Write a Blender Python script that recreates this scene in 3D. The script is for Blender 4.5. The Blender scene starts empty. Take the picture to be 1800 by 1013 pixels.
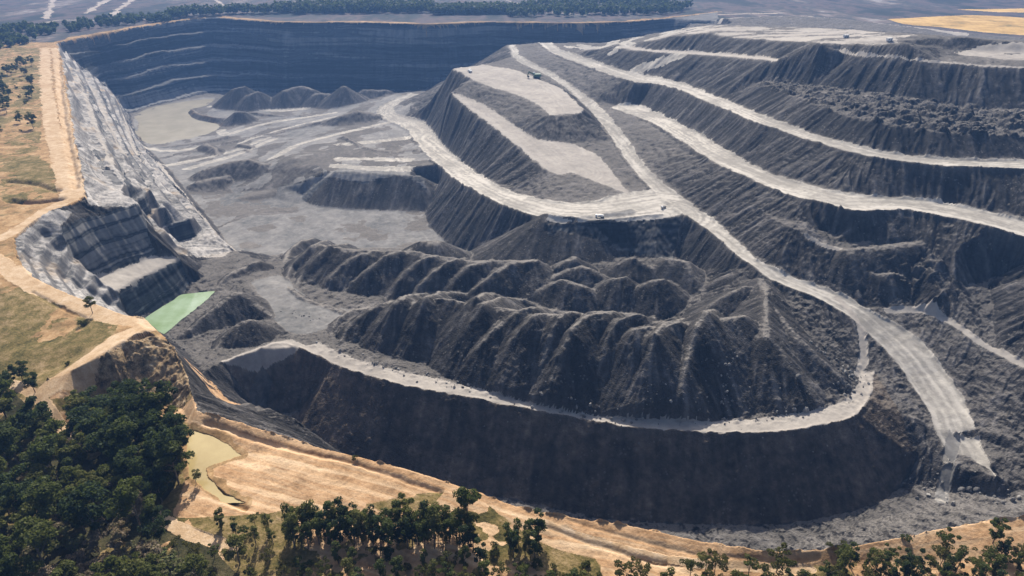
import bpy, bmesh, math, random
import numpy as np
from mathutils import Vector, geometry
random.seed(7); rng = np.random.default_rng(7)
scene = bpy.context.scene
COL = scene.collection

# ------------------------------------------------------------------ camera: drone about 120 m above the pit rim
CAM_H, FOC, PITCH = 120.0, 1200.0, math.radians(28)
CP, SP = math.cos(PITCH), math.sin(PITCH)
cam_d = bpy.data.cameras.new('camera'); cam = bpy.data.objects.new('camera', cam_d); COL.objects.link(cam)
cam.location = (0, 0, CAM_H); cam.rotation_euler = (math.pi/2-PITCH, 0, 0)
cam_d.sensor_width = 36; cam_d.lens = 36*FOC/1800; cam_d.clip_start = 1; cam_d.clip_end = 30000
scene.camera = cam

def at(px, py, z):
    """point of the site at height z that the survey photograph shows at (px, py) of 1800 x 1013"""
    u = (px-900)/FOC; v = -(py-506.5)/FOC
    dy = CP+v*SP; dz = -SP+v*CP
    t = (z-CAM_H)/dz
    return (u*t, dy*t, z)

# ------------------------------------------------------------------ survey lines (edges of benches, roads, walls)
LINES = {}
def spline(pts, step=14.0):
    P = [np.array(p, float) for p in pts]
    if len(P) == 2: P = [P[0], (P[0]+P[1])/2, P[1]]
    Q = [2*P[0]-P[1]]+P+[2*P[-1]-P[-2]]
    out = []
    for i in range(1, len(Q)-2):
        a, b, c, d = Q[i-1:i+3]
        n = max(1, int(np.linalg.norm((c-b)[:2])/step))
        for k in range(n):
            t = k/n
            cr = .5*((2*b)+(-a+c)*t+(2*a-5*b+4*c-d)*t*t+(-a+3*b-3*c+d)*t**3)
            out.append(.35*(b+(c-b)*t)+.65*cr)
    out.append(P[-1])
    return np.array(out)
def near_z(ref, x, y):
    """distance to a line and its height there"""
    best = (1e9, 0)
    for R in ref:
        A, B = R[:-1], R[1:]
        d = B-A; l2 = (d[:, 0]**2+d[:, 1]**2)+1e-9
        t = np.clip(((x-A[:, 0])*d[:, 0]+(y-A[:, 1])*d[:, 1])/l2, 0, 1)
        qx = A[:, 0]+t*d[:, 0]; qy = A[:, 1]+t*d[:, 1]
        ds = np.hypot(x-qx, y-qy); i = int(ds.argmin())
        if ds[i] < best[0]: best = (float(ds[i]), float(A[i, 2]+t[i]*d[i, 2]))
    return best
def L(name, pts, z=None, zx=None, zy=None, level=None, dz=0, rise=None, ang=34, step=14, tin=True):
    """a survey line: heights given (z, table over x or y, third value), level with another line, or rising from one at an angle"""
    if len(pts[0]) == 3:
        W = [at(p[0], p[1], p[2]) for p in spline(pts, step)]
    else:
        P = spline(pts, step); W = []
        for px, py in P:
            if z is not None: h = z
            elif zx: h = float(np.interp(px, [a for a, _ in zx], [b for _, b in zx]))
            elif zy: h = float(np.interp(py, [a for a, _ in zy], [b for _, b in zy]))
            elif level:
                ref = [LINES[k] for k in level.split()]; h = float(ref[0][:, 2].mean())
                for _ in range(12):
                    q = at(px, py, h); h = .5*h+.5*(near_z(ref, q[0], q[1])[1]+dz)
            else:
                ref = [LINES[k] for k in rise.split()]; tg = math.tan(math.radians(ang)); h = min(R[:, 2].min() for R in ref)-2
                while h < 95:
                    q = at(px, py, h); d, zr = near_z(ref, q[0], q[1])
                    if h-zr > tg*d: break
                    h += .4
            W.append(at(px, py, h))
    LINES[name] = np.array(W)
    if rise: print(name, [tuple(np.round(v)) for v in W[::8]])
    if tin: TIN.append(name)
    return LINES[name]
def LW(name, W, tin=True):
    LINES[name] = np.array(W, float)
    if tin: TIN.append(name)
TIN = []

# main haul road
ROADZ = [(60, -9), (80, -10), (105, -12), (125, -14), (155, -17), (200, -20), (260, -23), (320, -25), (370, -26), (430, -27), (470, -28),
         (515, -32), (560, -38), (600, -43), (670, -50), (770, -57), (840, -62)]
L('road_l', [(893, 79), (900, 100), (915, 112), (945, 125), (975, 142), (1010, 170), (1040, 200), (1065, 230), (1095, 275), (1120, 310), (1158, 345),
             (1200, 378), (1232, 398), (1267, 425), (1292, 448), (1320, 468), (1350, 492), (1400, 512), (1440, 528), (1490, 557), (1530, 592), (1567, 630), (1600, 676),
             (1628, 720), (1645, 765), (1662, 790)], zy=ROADZ)
L('road_r', [(905, 79), (912, 98), (937, 112), (975, 132), (1015, 160), (1050, 185), (1075, 210), (1105, 250), (1130, 290), (1165, 325), (1203, 352),
             (1253, 388), (1290, 420), (1330, 458), (1370, 478), (1400, 492), (1450, 508), (1490, 524), (1530, 548), (1580, 575), (1620, 605), (1650, 640), (1676, 676),
             (1692, 700), (1706, 735), (1718, 775), (1738, 818), (1752, 842)], level='road_l')
# second and third haul road up the right-hand dump
L('r2_f', [(1072, 191), (1100, 200), (1140, 215), (1180, 238), (1220, 265), (1260, 290), (1310, 312), (1360, 335), (1410, 350), (1460, 362), (1500, 372), (1560, 370),
           (1600, 372), (1660, 382), (1720, 395), (1780, 412), (1840, 428), (1960, 460)],
  zx=[(1072, -21), (1140, -19), (1220, -13), (1310, -10), (1410, -8), (1500, -8), (1660, -10), (1840, -12), (1960, -13)])
L('r2_b', [(1085, 186), (1120, 187), (1150, 198), (1200, 222), (1250, 250), (1300, 280), (1350, 305), (1400, 322), (1450, 335), (1500, 343), (1560, 348), (1620, 352),
           (1700, 366), (1760, 380), (1840, 399), (1960, 428)], level='r2_f')
L('r1_f', [(945, 75), (960, 88), (990, 103), (1030, 117), (1080, 135), (1115, 145), (1150, 147), (1190, 158), (1230, 175), (1280, 196), (1330, 218), (1380, 233), (1420, 247),
           (1480, 265), (1540, 279), (1600, 287), (1660, 293), (1720, 296), (1780, 298), (1840, 301), (1960, 312)],
  zx=[(945, -9), (1030, -7), (1115, -4), (1190, -2), (1330, 5), (1480, 6), (1600, 5), (1840, 6), (1960, 6)])
L('r1_b', [(968, 75), (985, 88), (1020, 100), (1060, 115), (1110, 130), (1150, 136), (1190, 145), (1230, 160), (1280, 180), (1330, 202), (1380, 220), (1430, 238), (1480, 252),
           (1540, 266), (1600, 275), (1660, 280), (1720, 283), (1780, 283), (1840, 281), (1960, 285)], level='r1_f')
L('rb_f', [(1330, 150), (1380, 162), (1440, 187), (1500, 205), (1560, 216), (1620, 226), (1700, 233), (1840, 240), (1960, 246)], rise='r1_b', ang=32)
L('rb_b', [(1350, 140), (1420, 150), (1500, 160), (1560, 168), (1640, 180), (1720, 190), (1840, 198), (1960, 205)], level='rb_f', dz=1.5)
L('u1', [(1080, 84), (1150, 92), (1200, 95), (1260, 98), (1320, 103), (1365, 108)], rise='r1_b', ang=32)
L('u1b', [(1090, 80), (1150, 89), (1200, 91), (1260, 94), (1320, 99), (1370, 104)], level='u1', dz=.5)
L('u2', [(1470, 94), (1510, 97), (1560, 101), (1640, 109), (1720, 115), (1840, 121), (1960, 127)], rise='rb_b', ang=32)
L('p_f', [(1140, 72), (1190, 62), (1240, 58), (1290, 66), (1340, 70), (1400, 73), (1500, 77), (1560, 77), (1595, 75)], rise='u1b u2', ang=30)
L('p_b', [(1200, 50), (1260, 45), (1330, 46), (1450, 50), (1550, 57)], level='p_f', dz=1)
L('u2b', [(1600, 80), (1650, 86), (1720, 90), (1840, 95), (1960, 100)], level='u2', dz=2)
L('p_r', [(1605, 70), (1650, 66), (1740, 70), (1840, 78), (1960, 84)], rise='u2b', ang=22)
# central dump: ramp road, lower bench, top bench
L('ramp_l', [(722, 164, -66), (695, 174, -67), (666, 189, -67), (661, 201, -67), (680, 213, -65), (703, 221, -62), (717, 230, -60), (727, 247, -57), (757, 281, -50), (792, 311, -44),
             (832, 336, -38), (880, 360, -33), (930, 378, -30), (985, 387, -28), (1060, 388, -27), (1115, 383, -27), (1165, 378, -27)])
L('ramp_r', [(738, 166, -66), (708, 178, -67), (692, 190, -67), (692, 200, -66.5), (715, 208, -64.5), (745, 214, -61.5), (766, 238, -57.5), (787, 264, -53), (817, 290, -47.5), (852, 315, -41), (900, 339, -35.5), (950, 352, -30.5), (1000, 358, -28.5), (1055, 354, -27.5), (1070, 344, -27)])
B2Z = [(150, -15), (175, -16), (220, -19), (270, -23), (310, -26), (345, -27)]
L('b2_l', [(790, 163), (830, 196), (870, 226), (920, 266), (957, 298), (980, 308), (1003, 304)], zy=B2Z)
L('b2_r', [(812, 170), (850, 185), (900, 220), (940, 244), (1000, 253), (1045, 270), (1080, 310), (1107, 343)], zy=B2Z)
L('tb_f', [(795, 120), (840, 145), (872, 156), (905, 166), (945, 184), (966, 202), (1022, 199)], zy=[(118, -7), (200, -9)])
L('tb_b', [(845, 114), (900, 122), (930, 133), (985, 155), (1022, 190)], zy=[(114, -7), (200, -9)])
# far highwall
L('fw_toe', [(225, 200, -88), (270, 186, -88), (330, 172, -88), (370, 163, -88), (450, 162, -88), (600, 163, -88), (720, 162, -86), (800, 150, -80), (900, 128, -66), (1050, 112, -52), (1190, 92, -38), (1260, 70, -20)])
RIM = [(98, 75), (160, 62), (250, 46), (310, 37), (370, 30), (430, 35), (500, 39), (600, 39), (700, 41), (760, 43), (850, 39), (1000, 41), (1100, 38), (1190, 30), (1260, 22)]
L('rim_far', RIM, z=0)
def wall_line(nm, pts, back=None):
    """a line on the far highwall: part of the way from its rim to its toe, at the height the photograph shows"""
    rx = [p[0] for p in RIM]; ry = [p[1] for p in RIM]
    tx = [98, 118, 141, 188, 225, 270, 330, 370, 600, 720, 800, 900, 1050, 1190]; ty = [76, 97, 120, 148, 199, 186, 172, 163, 163, 162, 150, 128, 112, 92]
    tz = [-2, -14, -29, -56, -88, -88, -88, -88, -88, -86, -80, -66, -52, -38]
    W = []
    for px, py in spline(pts, 20):
        yr, yt = np.interp(px, rx, ry), np.interp(px, tx, ty); R = np.array(at(px, yr, 0)); T_ = np.array(at(px, yt, np.interp(px, tx, tz)))
        s_ = (py-yr)/max(1, yt-yr); s_ = min(.97, max(.03, s_)); q = R+(T_-R)*s_
        v = -(py-506.5)/FOC; q[2] = CAM_H+q[1]*(-SP+v*CP)/(CP+v*SP); u = (px-900)/FOC; q[0] = u*q[1]/(CP+v*SP); W.append(q)
    LW(nm, W)
    if back:
        B = np.array([w_+np.array([0, back, .2]) for w_ in W if w_[0] < -330]); LW(nm+'b', B)
wall_line('fb1', [(122, 99), (200, 83), (300, 69), (400, 64), (600, 63), (900, 60), (1100, 55), (1180, 45)], 2.5)
wall_line('fb2', [(146, 121), (240, 96), (350, 70), (400, 76), (600, 77), (900, 70), (1050, 62)], 4.0)
wall_line('fb3', [(192, 149), (270, 131), (350, 116), (450, 108), (600, 106), (800, 95), (950, 82)], 2.0)
wall_line('fb4', [(210, 172), (280, 160), (360, 142), (450, 138), (600, 136), (760, 126), (850, 112)], .8)
# left rim and the stepped pale end wall
L('rim_l', [(98, 75, 0), (107, 100, 0), (112, 130, 0), (120, 180, 0), (128, 230, 0), (138, 280, 0), (146, 325, 0), (150, 346, 0), (120, 360, 0), (85, 374, 0), (50, 395, 0), (25, 420, 0), (30, 450, 0),
            (55, 485, 0), (100, 507, 0), (150, 527, 0), (215, 552, 0), (256, 561, .5), (276, 580, 1), (300, 602, 0), (320, 640, -2), (336, 685, -2), (345, 722, 0)])
L('st_a', [(118, 97, -14), (132, 130, -13), (150, 180, -12), (163, 220, -11), (180, 260, -10), (196, 300, -8), (205, 328, -6)])
L('st_a2', [(122, 99, -15), (138, 131, -15), (158, 181, -14), (172, 221, -13), (190, 261, -13), (207, 300, -11), (217, 325, -9)])
L('st_b', [(141, 120, -29), (163, 160, -29), (180, 200, -28), (198, 240, -25), (215, 280, -22), (226, 310, -18)])
L('st_b2', [(152, 121, -32), (173, 161, -33), (190, 201, -33), (208, 241, -31), (228, 281, -28), (246, 312, -24)])
L('st_c', [(188, 148, -56), (202, 172, -58), (214, 203, -58), (228, 250, -52), (248, 290, -42), (262, 318, -38)])
L('st_d', [(225, 201, -87), (233, 225, -86), (245, 250, -82), (262, 270, -76), (285, 300, -68), (315, 335, -62), (345, 370, -58), (380, 410, -56), (412, 440, -54)])
L('st_e', [(240, 238, -88), (258, 260, -82), (275, 275, -78), (300, 300, -74), (335, 345, -72), (368, 385, -71), (395, 420, -70), (425, 452, -66)])
# pale slope, upper and lower dark wall beside the green pond
L('uw_t', [(108, 399, -4), (140, 383, -5), (200, 370, -7), (244, 358, -8)])
L('uw_b', [(152, 493, -30), (200, 478, -30.5), (240, 463, -31), (272, 449, -31.5)])
L('uw_e', [(108, 399, -4), (120, 440, -13), (138, 472, -23), (152, 493, -30)])
L('uw_r', [(244, 358, -8), (253, 385, -15), (262, 420, -24), (272, 449, -31.5)])
L('lw_t', [(205, 512, -32), (240, 491, -33), (290, 468, -35), (318, 456, -36)])
L('lw_b', [(236, 572, -50), (256, 558, -50), (290, 538, -50), (320, 519, -50), (334, 500, -49)])
L('lw_e', [(205, 512, -32), (215, 545, -40), (236, 572, -50)])
L('q1_t', [(222, 327, -12), (252, 321, -16)]); L('q1_b', [(240, 374, -27), (266, 370, -30)])
L('q2_t', [(284, 383, -38), (328, 377, -41)]); L('q2_b', [(305, 426, -53), (346, 414, -55)])
L('bn_r', [(290, 440, -38), (320, 448, -42), (345, 452, -48), (390, 452, -52)])
L('bn_r2', [(345, 478, -50), (380, 490, -49), (430, 470, -50), (470, 462, -52)])
# green pond rim, spoil bench level of the near dump
L('pond_r', [(378, 514, -49.6), (350, 535, -49.6), (320, 557, -49.6), (284, 584, -49.6)])
L('nb_l', [(330, 500, -49.6), (378, 513, -48), (440, 505, -46), (490, 500, -46), (560, 540, -46)])
L('nd_c', [(392, 638), (440, 621), (478, 607), (505, 604), (535, 616), (560, 628), (600, 646), (650, 663), (720, 681), (800, 695), (870, 709), (920, 718), (1000, 734), (1100, 751), (1200, 759), (1300, 762),
           (1380, 759), (1440, 749), (1490, 738), (1520, 715), (1533, 690), (1534, 655)],
  zx=[(392, -42), (505, -45), (800, -46), (1200, -48), (1500, -49)])
L('nd_i', [(560, 602), (620, 630), (680, 648), (750, 663), (830, 681), (900, 701), (950, 714), (1040, 732), (1150, 738), (1250, 741), (1330, 737), (1400, 727), (1450, 716), (1490, 700), (1508, 672), (1512, 652)],
  level='nd_c', dz=.2)
c = LINES['nd_c']; t = np.gradient(c[:, :2], axis=0); nrm = np.stack([t[:, 1], -t[:, 0]], 1); nrm /= np.linalg.norm(nrm, axis=1)[:, None]
zt = np.interp(c[:, 0], [-150, -110, -60, 60, 130, 175], [-58, -66, -70, -71, -71, -66])
toe = c.copy(); toe[:, :2] += nrm*((c[:, 2]-zt)/math.tan(math.radians(44)))[:, None]; toe[:, 2] = zt
ke = int(np.hypot(c[:, 0]-at(1531, 700, -49)[0], c[:, 1]-at(1531, 700, -49)[1]).argmin())
LW('nd_t', toe[2:ke])
L('hollow', [(610, 555, -46.5), (700, 548, -47), (800, 545, -47), (900, 545, -47.5), (1050, 556, -47.5), (1150, 563, -47), (1220, 555, -44)])
L('hollow2', [(640, 520, -47), (720, 530, -47), (800, 520, -47), (900, 500, -47), (960, 480, -46)])
# near sand rim and its wall
L('rim_n', [(345, 722), (385, 733), (440, 749), (520, 773), (600, 796), (680, 816), (760, 839), (850, 869), (950, 901), (1050, 916), (1120, 926), (1200, 944), (1280, 959), (1350, 968), (1420, 968), (1500, 961),
            (1580, 946), (1660, 929), (1740, 916), (1840, 906), (2000, 890)], z=0)
w = LINES['rim_n'].copy(); k = np.linspace(0, 1, len(w)); w[:, 1] += np.interp(k, [0, .15, .3, 1], [40, 38, 36, 36]); w[:, 0] += 6*(1-k)
w[:, 2] = np.interp(k, [0, .08, .2, .5, .7, 1], [-30, -45, -66, -71, -71, -62]); LW('rim_nb', w[1:])
L('steps', [(318, 612, -47), (345, 640, -41), (372, 685, -29), (405, 728, -24)])
# slot floor and lower right
L('slot', [(1630, 884, -68), (1700, 876, -66), (1840, 862, -60)])
L('slot_u', [(1600, 800, -61), (1640, 812, -62), (1700, 830, -60), (1745, 842, -58)])
L('slot_d', [(1592, 850, -69), (1650, 862, -68), (1720, 866, -65)])
# right of the haul road: hummocks, gully, side slope
L('k_bench', [(1230, 336), (1290, 360), (1340, 377), (1400, 405), (1450, 430), (1480, 438)], rise='road_r', ang=30)
L('k_back', [(1400, 388), (1470, 412), (1530, 424), (1600, 432), (1680, 446)], level='k_bench', dz=1)
L('k2', [(1560, 547), (1620, 547), (1680, 572), (1720, 600), (1770, 628), (1840, 660)], rise='road_r', ang=16)
L('k3', [(1640, 520), (1700, 500), (1750, 490), (1790, 486)], level='k2', dz=8)
L('k5', [(1700, 700), (1760, 690), (1840, 690), (2000, 700)], rise='road_r', ang=14)
L('k6', [(1760, 800), (1840, 780), (2000, 790)], rise='road_r', ang=10)
# central low wall below the road junction, pit floors
L('mw_t', [(962, 395, -29), (1000, 394, -28.5), (1080, 391, -27.5), (1150, 384, -27.5), (1196, 382, -27)])
L('mw_b', [(962, 443, -44), (1000, 440, -42.5), (1080, 446, -41.5), (1140, 452, -41.5), (1182, 455, -41)])
L('mw_r', [(1197, 384, -27.5), (1204, 420, -36), (1192, 455, -44)])
L('dn', [(1200, 462, -44), (1240, 475, -40), (1290, 470, -32)])
L('fl_e', [(770, 336, -68), (748, 375, -69), (752, 395, -69.5), (775, 418, -69), (800, 440, -66), (890, 444, -53)])
L('fl_m', [(380, 400, -70), (400, 440, -68), (450, 452, -68), (560, 440, -70), (660, 436, -70), (760, 440, -66)])
L('w2_b', [(490, 352, -70), (530, 358, -70), (580, 346, -70), (640, 353, -70), (700, 351, -70), (752, 358, -69)])
L('w2_t', [(498, 350, -69), (500, 284, -56), (545, 280, -54), (575, 302, -53), (640, 308, -53), (720, 312, -53), (742, 315, -53)])
L('bt_1', [(590, 288, -53), (650, 293, -53), (720, 295, -52)])
L('bt_2', [(590, 262, -56), (660, 266, -55), (730, 272, -53)])
L('bt_3', [(610, 238, -62), (660, 228, -64), (700, 223, -63)])
L('ff_1', [(300, 290, -76), (360, 300, -74), (400, 340, -71), (380, 370, -70.5)])
L('ff_2', [(290, 262, -85), (380, 255, -83), (450, 240, -80), (530, 225, -76), (600, 215, -73), (655, 205, -68)])
L('ff_3', [(420, 290, -72), (480, 275, -66), (540, 255, -62), (600, 242, -62)])
L('ff_4', [(380, 190, -87), (480, 195, -86), (560, 190, -84), (640, 180, -78), (700, 165, -70)])
L('fp', [(246, 240), (247, 212), (274, 189), (330, 178), (372, 176), (360, 185), (332, 192), (340, 203), (365, 212), (385, 222), (360, 235), (310, 248), (268, 254), (253, 250), (246, 240)], z=-87.6)
# natural ground on the left and in front
L('bank_c', [(75, 670, -2), (110, 660, 0), (160, 634, 2), (215, 600, 2.5), (255, 580, 2.5), (274, 590, 1)])
L('bank_b', [(178, 693, -9), (205, 693, -9), (240, 697, -9), (290, 714, -8), (322, 718, -5)])
L('bank_k', [(70, 655, -3), (110, 640, -2), (155, 612, -.5), (205, 582, .5), (240, 566, .8)])
L('yp', [(334, 756), (375, 768), (405, 784), (424, 800), (400, 808), (380, 814), (362, 822), (365, 840), (377, 852), (397, 868), (430, 886), (405, 883), (375, 871), (350, 853), (332, 835), (328, 800), (334, 756)], z=-2.5)
L('gr_l', [(-150, 420, 0), (-20, 470, 0), (20, 560, -1), (0, 660, -4)])
L('gr_f', [(-150, 760, -8), (100, 800, -8), (250, 850, -6), (320, 900, -3), (600, 920, -2), (900, 960, -1.5), (1300, 1000, -2), (1800, 975, -2), (2100, 950, -2)])
L('gr_b', [(-350, 1075, -7), (300, 1075, -4), (900, 1075, -3), (1500, 1075, -3), (2250, 1075, -3)])
L('lp_1', [(-250, 300, 0), (-100, 150, 0), (0, 100, 0), (60, 68, 0)])

def exec_heaps():
    A = 'spoil ridges of the back row'; C = 'spoil ridges of the front row'; B = 'middle spoil cones'; F = 'heaps on the far pit floor'
    h = heap
    h('long dark body of the rear row of spoil heaps', [(560, 430, -37), (590, 438, -34.5), (660, 444, -33), (725, 446, -32), (780, 456, -32), (850, 462, -32), (935, 461, -32)], 34, 1.2, group=A)
    h('dark spoil crest running along the back of the rear row of heaps', [(590, 436, -34), (660, 441, -32.5), (720, 442, -31.5), (780, 452, -31.5), (850, 458, -31.5), (940, 457, -31.5)], 36, 1, group=A)
    h('small dark spoil ridge at the left tip of the rear row, beside the grey flat', [(552, 420, 0.5), (530, 430, 2.9), (508, 448, 2.6), (496, 470, 0.2)], 43, 1.4, ride=True, group=A)
    h('second dark spoil ridge from the left tip of the rear row', [(575, 424, 0.5), (548, 440, 2.9), (515, 475, 2.6), (503, 494, 0.2)], 43, 1.4, ride=True, group=A)
    h('third dark spoil ridge from the left tip of the rear row', [(610, 430, 0.5), (580, 440, 2.9), (545, 470, 2.6), (520, 500, 0.2)], 43, 1.4, ride=True, group=A)
    h('fourth dark spoil ridge from the left tip of the rear row', [(660, 440, 0.5), (620, 462, 2.9), (585, 490, 2.6), (570, 505, 0.2)], 43, 1.4, ride=True, group=A)
    h('long pale crested spoil ridge in the rear row, fifth from its left tip', [(725, 440, 0.5), (685, 455, 2.9), (642, 485, 2.6), (610, 508, 0.2)], 43, 1.4, ride=True, group=A)
    h('dark spoil ridge in the rear row, sixth from its left tip', [(770, 452, 0.5), (738, 467, 2.9), (703, 498, 2.6), (675, 530, 0.2)], 43, 1.4, ride=True, group=A)
    h('dark spoil ridge in the rear row, seventh from its left tip', [(820, 455, 0.5), (785, 470, 2.9), (750, 498, 2.6), (725, 525, 0.2)], 43, 1.4, ride=True, group=A)
    h('dark spoil ridge in the rear row, next to the longest pale crested one', [(870, 457, 0.5), (825, 476, 2.9), (795, 505, 2.6), (775, 525, 0.2)], 43, 1.4, ride=True, group=A)
    h('longest spoil ridge of the rear row, its pale crest reaching down to the front row', [(940, 458, 0.5), (900, 470, 2.6), (862, 494, 3.4), (832, 514, 2.2), (790, 545, 0.2)], 43, 1.4, ride=True, group=A)
    h('low dark spoil ridge behind the rear row, below the black cut wall', [(828, 442, 0.5), (870, 436, 3.4), (905, 440, 0.2)], 43, 1.4, ride=True, group=A)
    h('rounded brown spoil mound behind the rear row, at the corner of the grey flat', [(742, 425, -43.1), (768, 425, -43.1)], 34, 3, group=A)
    h('rubbly low windrow at the left foot of the rear row', [(505, 505, -45.6), (540, 527, -45.1), (600, 546, -45.4)], 30, 1, group=A)
    # middle cones
    h('dark spoil cone behind the middle hollow, its crest pale on the left', [(1010, 451, -33), (985, 462, -35), (955, 475, -38)], group=B)
    h('dark spoil cone with pale crests running down both sides, in the middle hollow', [(960, 492, -39), (985, 478, -37), (1025, 468, -34), (1050, 480, -37), (1066, 493, -40)], group=B)
    h('broad dark spoil heap at the back of the hollow, nearest the front row crest', [(930, 520, -43), (985, 493, -36), (1002, 495, -36), (1030, 505, -38), (1048, 513, -41)], group=B)
    h('dark spoil cone between the broad heap and the large round one', [(1100, 487, -34), (1075, 490, -35), (1048, 512, -41)], group=B)
    h('large round dark spoil cone right of the hollow, in front of the pale heap', [(1168, 491, -34), (1150, 493, -34), (1120, 508, -38), (1100, 528, -43)], group=B)
    h('small brownish spoil cone beside the pale heap', [(1085, 464, -36), (1110, 454, -33), (1140, 468, -36)], group=B)
    h('pale tan heap with a smooth grey right side below the black cut wall', [(1172, 457, -33.5), (1203, 460, -33), (1220, 485, -37), (1238, 512, -42)], 36, 2.5, group=B)
    # front row
    h('long dark body of the front row of spoil heaps facing the berm', [(640, 550, -38.5), (690, 538, -33.5), (780, 527, -28), (870, 541, -26.5), (960, 556, -25.5), (1050, 562, -24.5), (1150, 566, -24.2), (1240, 566, -24), (1310, 556, -25)], 37.5, 1.2, group=C)
    h('low dark spoil ridge at the left tip of the front row', [(652, 541, 0.5), (625, 555, 3.9), (595, 575, 3.8), (582, 590, 0.2)], 43, 1.4, ride=True, group=C)
    h('second dark spoil ridge from the left tip of the front row', [(690, 532, 0.5), (650, 555, 3.9), (615, 585, 3.8), (600, 603, 0.2)], 43, 1.4, ride=True, group=C)
    h('tall bright crested spoil ridge in the front row, third from its left tip', [(770, 518, 0.5), (725, 529, 3.4), (695, 548, 5.0), (665, 580, 3.2), (648, 606, 0.2)], 43, 1.4, ride=True, group=C)
    h('dark spoil ridge in the front row, fourth from its left tip', [(820, 518, 0.5), (775, 524, 3.4), (750, 540, 5.0), (742, 555, 3.2), (720, 600, 0.2)], 43, 1.4, ride=True, group=C)
    h('dark spoil ridge in the front row, fifth from its left tip', [(885, 522, 0.5), (855, 525, 3.4), (838, 540, 5.0), (815, 570, 3.2), (800, 600, 0.2)], 43, 1.4, ride=True, group=C)
    h('dark hooked spoil ridge in the front row with a pale arching crest', [(955, 545, 0.5), (925, 537, 2.8), (880, 537, 4.4), (850, 548, 4.3), (830, 570, 2.6), (815, 600, 0.2)], 43, 1.4, ride=True, group=C)
    h('long slanting spoil ridge in the front row, right of the hooked one', [(1000, 552, 0.5), (955, 552, 3.4), (905, 568, 5.0), (865, 592, 3.2), (825, 622, 0.2)], 43, 1.4, ride=True, group=C)
    h('slanting spoil ridge in the front row, second right of the hooked one', [(1020, 560, 0.5), (985, 565, 3.4), (940, 573, 5.0), (908, 598, 3.2), (885, 635, 0.2)], 43, 1.4, ride=True, group=C)
    h('short dark spoil ridge in the front row, left of the tall bright crested one', [(1045, 558, 0.5), (1005, 560, 3.4), (985, 572, 5.0), (975, 592, 3.2), (955, 640, 0.2)], 43, 1.4, ride=True, group=C)
    h('tallest spoil ridge of the front row, its bright crest curving down to the berm', [(1130, 558, 0.5), (1090, 560, 2.8), (1040, 566, 4.4), (1010, 592, 4.3), (985, 640, 2.6), (965, 695, 0.2)], 43, 1.4, ride=True, group=C)
    h('spoil ridge right of the tallest one in the front row', [(1150, 562, 0.5), (1125, 566, 3.4), (1085, 582, 5.0), (1067, 612, 3.2), (1055, 660, 0.2)], 43, 1.4, ride=True, group=C)
    h('short spoil ridge in the front row, second right of the tallest one', [(1160, 578, 0.5), (1140, 587, 3.4), (1115, 600, 5.0), (1105, 625, 3.2), (1095, 670, 0.2)], 43, 1.4, ride=True, group=C)
    h('spoil ridge in the front row, third right of the tallest one', [(1205, 562, 0.5), (1170, 580, 3.4), (1150, 605, 5.0), (1140, 640, 3.2), (1130, 690, 0.2)], 43, 1.4, ride=True, group=C)
    h('spoil ridge in the front row, beside the rocky chute of the big cone', [(1300, 545, 0.5), (1260, 553, 2.8), (1240, 565, 4.4), (1222, 590, 4.3), (1205, 640, 2.6), (1190, 700, 0.2)], 43, 1.4, ride=True, group=C)
    h('big pale topped spoil cone at the end of the tip road, rocks down its front', [(1340, 490, -27), (1348, 520, -27.5), (1347, 560, -28), (1345, 592, -29)], 38, 2)
    h('straight pale spoil rib down the right side of the big cone', [(1347, 522, -28), (1400, 590, -33.5), (1450, 640, -41), (1490, 674, -48)], 36)
    h('dark spoil rib down the front right of the big cone', [(1346, 575, -28.5), (1385, 640, -36), (1430, 702, -47)], 37)
    h('rocky chute rib down the front left of the big cone', [(1337, 570, -29), (1300, 622, -35), (1275, 690, -46)], 37)
    h('dark wedge of spoil left of the big cone, below the haul road', [(1313, 503, -28), (1278, 520, -32), (1240, 546, -38)], 37)
    # beside the green pond
    h('dark spoil cone with a long ridge along the green pond', [(480, 560, -45.5), (445, 530, -41), (416, 513, -37), (372, 545, -40.5), (332, 580, -45), (306, 600, -48.5)], 38)
    h('small dark spoil cone in front of the one by the green pond', [(500, 590, -45), (478, 574, -41.5), (437, 563, -36.5), (424, 567, -37), (395, 592, -41.5), (370, 622, -45)], 38)
    h('low dark spoil bank at the far tip of the green pond', [(450, 460, -45.5), (408, 479, -46), (382, 506, -49)], 34)
    # far floor
    h('dark spoil cone nearest the grey pond, at the foot of the far highwall', [(412, 156, -66), (428, 152, -64)], 36, 3, group=F)
    h('dark spoil cone overlapping the one nearest the grey pond', [(440, 166, -70), (454, 161, -68)], 36, 3, group=F)
    h('broad dark spoil heap between the far cones at the foot of the highwall', [(500, 158, -67), (530, 151, -66), (548, 157, -68)], 35, 3, group=F)
    h('tall sharp spoil cone at the foot of the highwall, left of the ramp road', [(603, 151, -59), (607, 152, -59.5)], 36, 2, group=F)
    h('pale grey spoil heap behind the tall sharp cone', [(640, 158, -70), (680, 158, -70)], 30, 3, group=F)
    h('low dark mound between the far cones', [(560, 163, -70), (575, 164, -71)], 33, 3, group=F)
    h('small black coal cone on the edge of the grey pond', [(416, 195, -72.5), (425, 195, -72.5)], 36, 1, 'coal heap', F)
    h('dark spoil hill left of the ramp road, above the pale flats', [(596, 205, -64), (627, 195, -59.5), (658, 200, -62)], 27, 4, group=F)
    h('dark bank running out into the grey pond', [(338, 192, -83.5), (352, 201, -82.5), (385, 206, -82), (410, 204, -82)], 33, 1, group=F)
    h('dark hummock on the pale flat beside the grey pond', [(360, 252, -76), (378, 260, -74), (386, 272, -76)], 30, 2, group=F)
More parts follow.
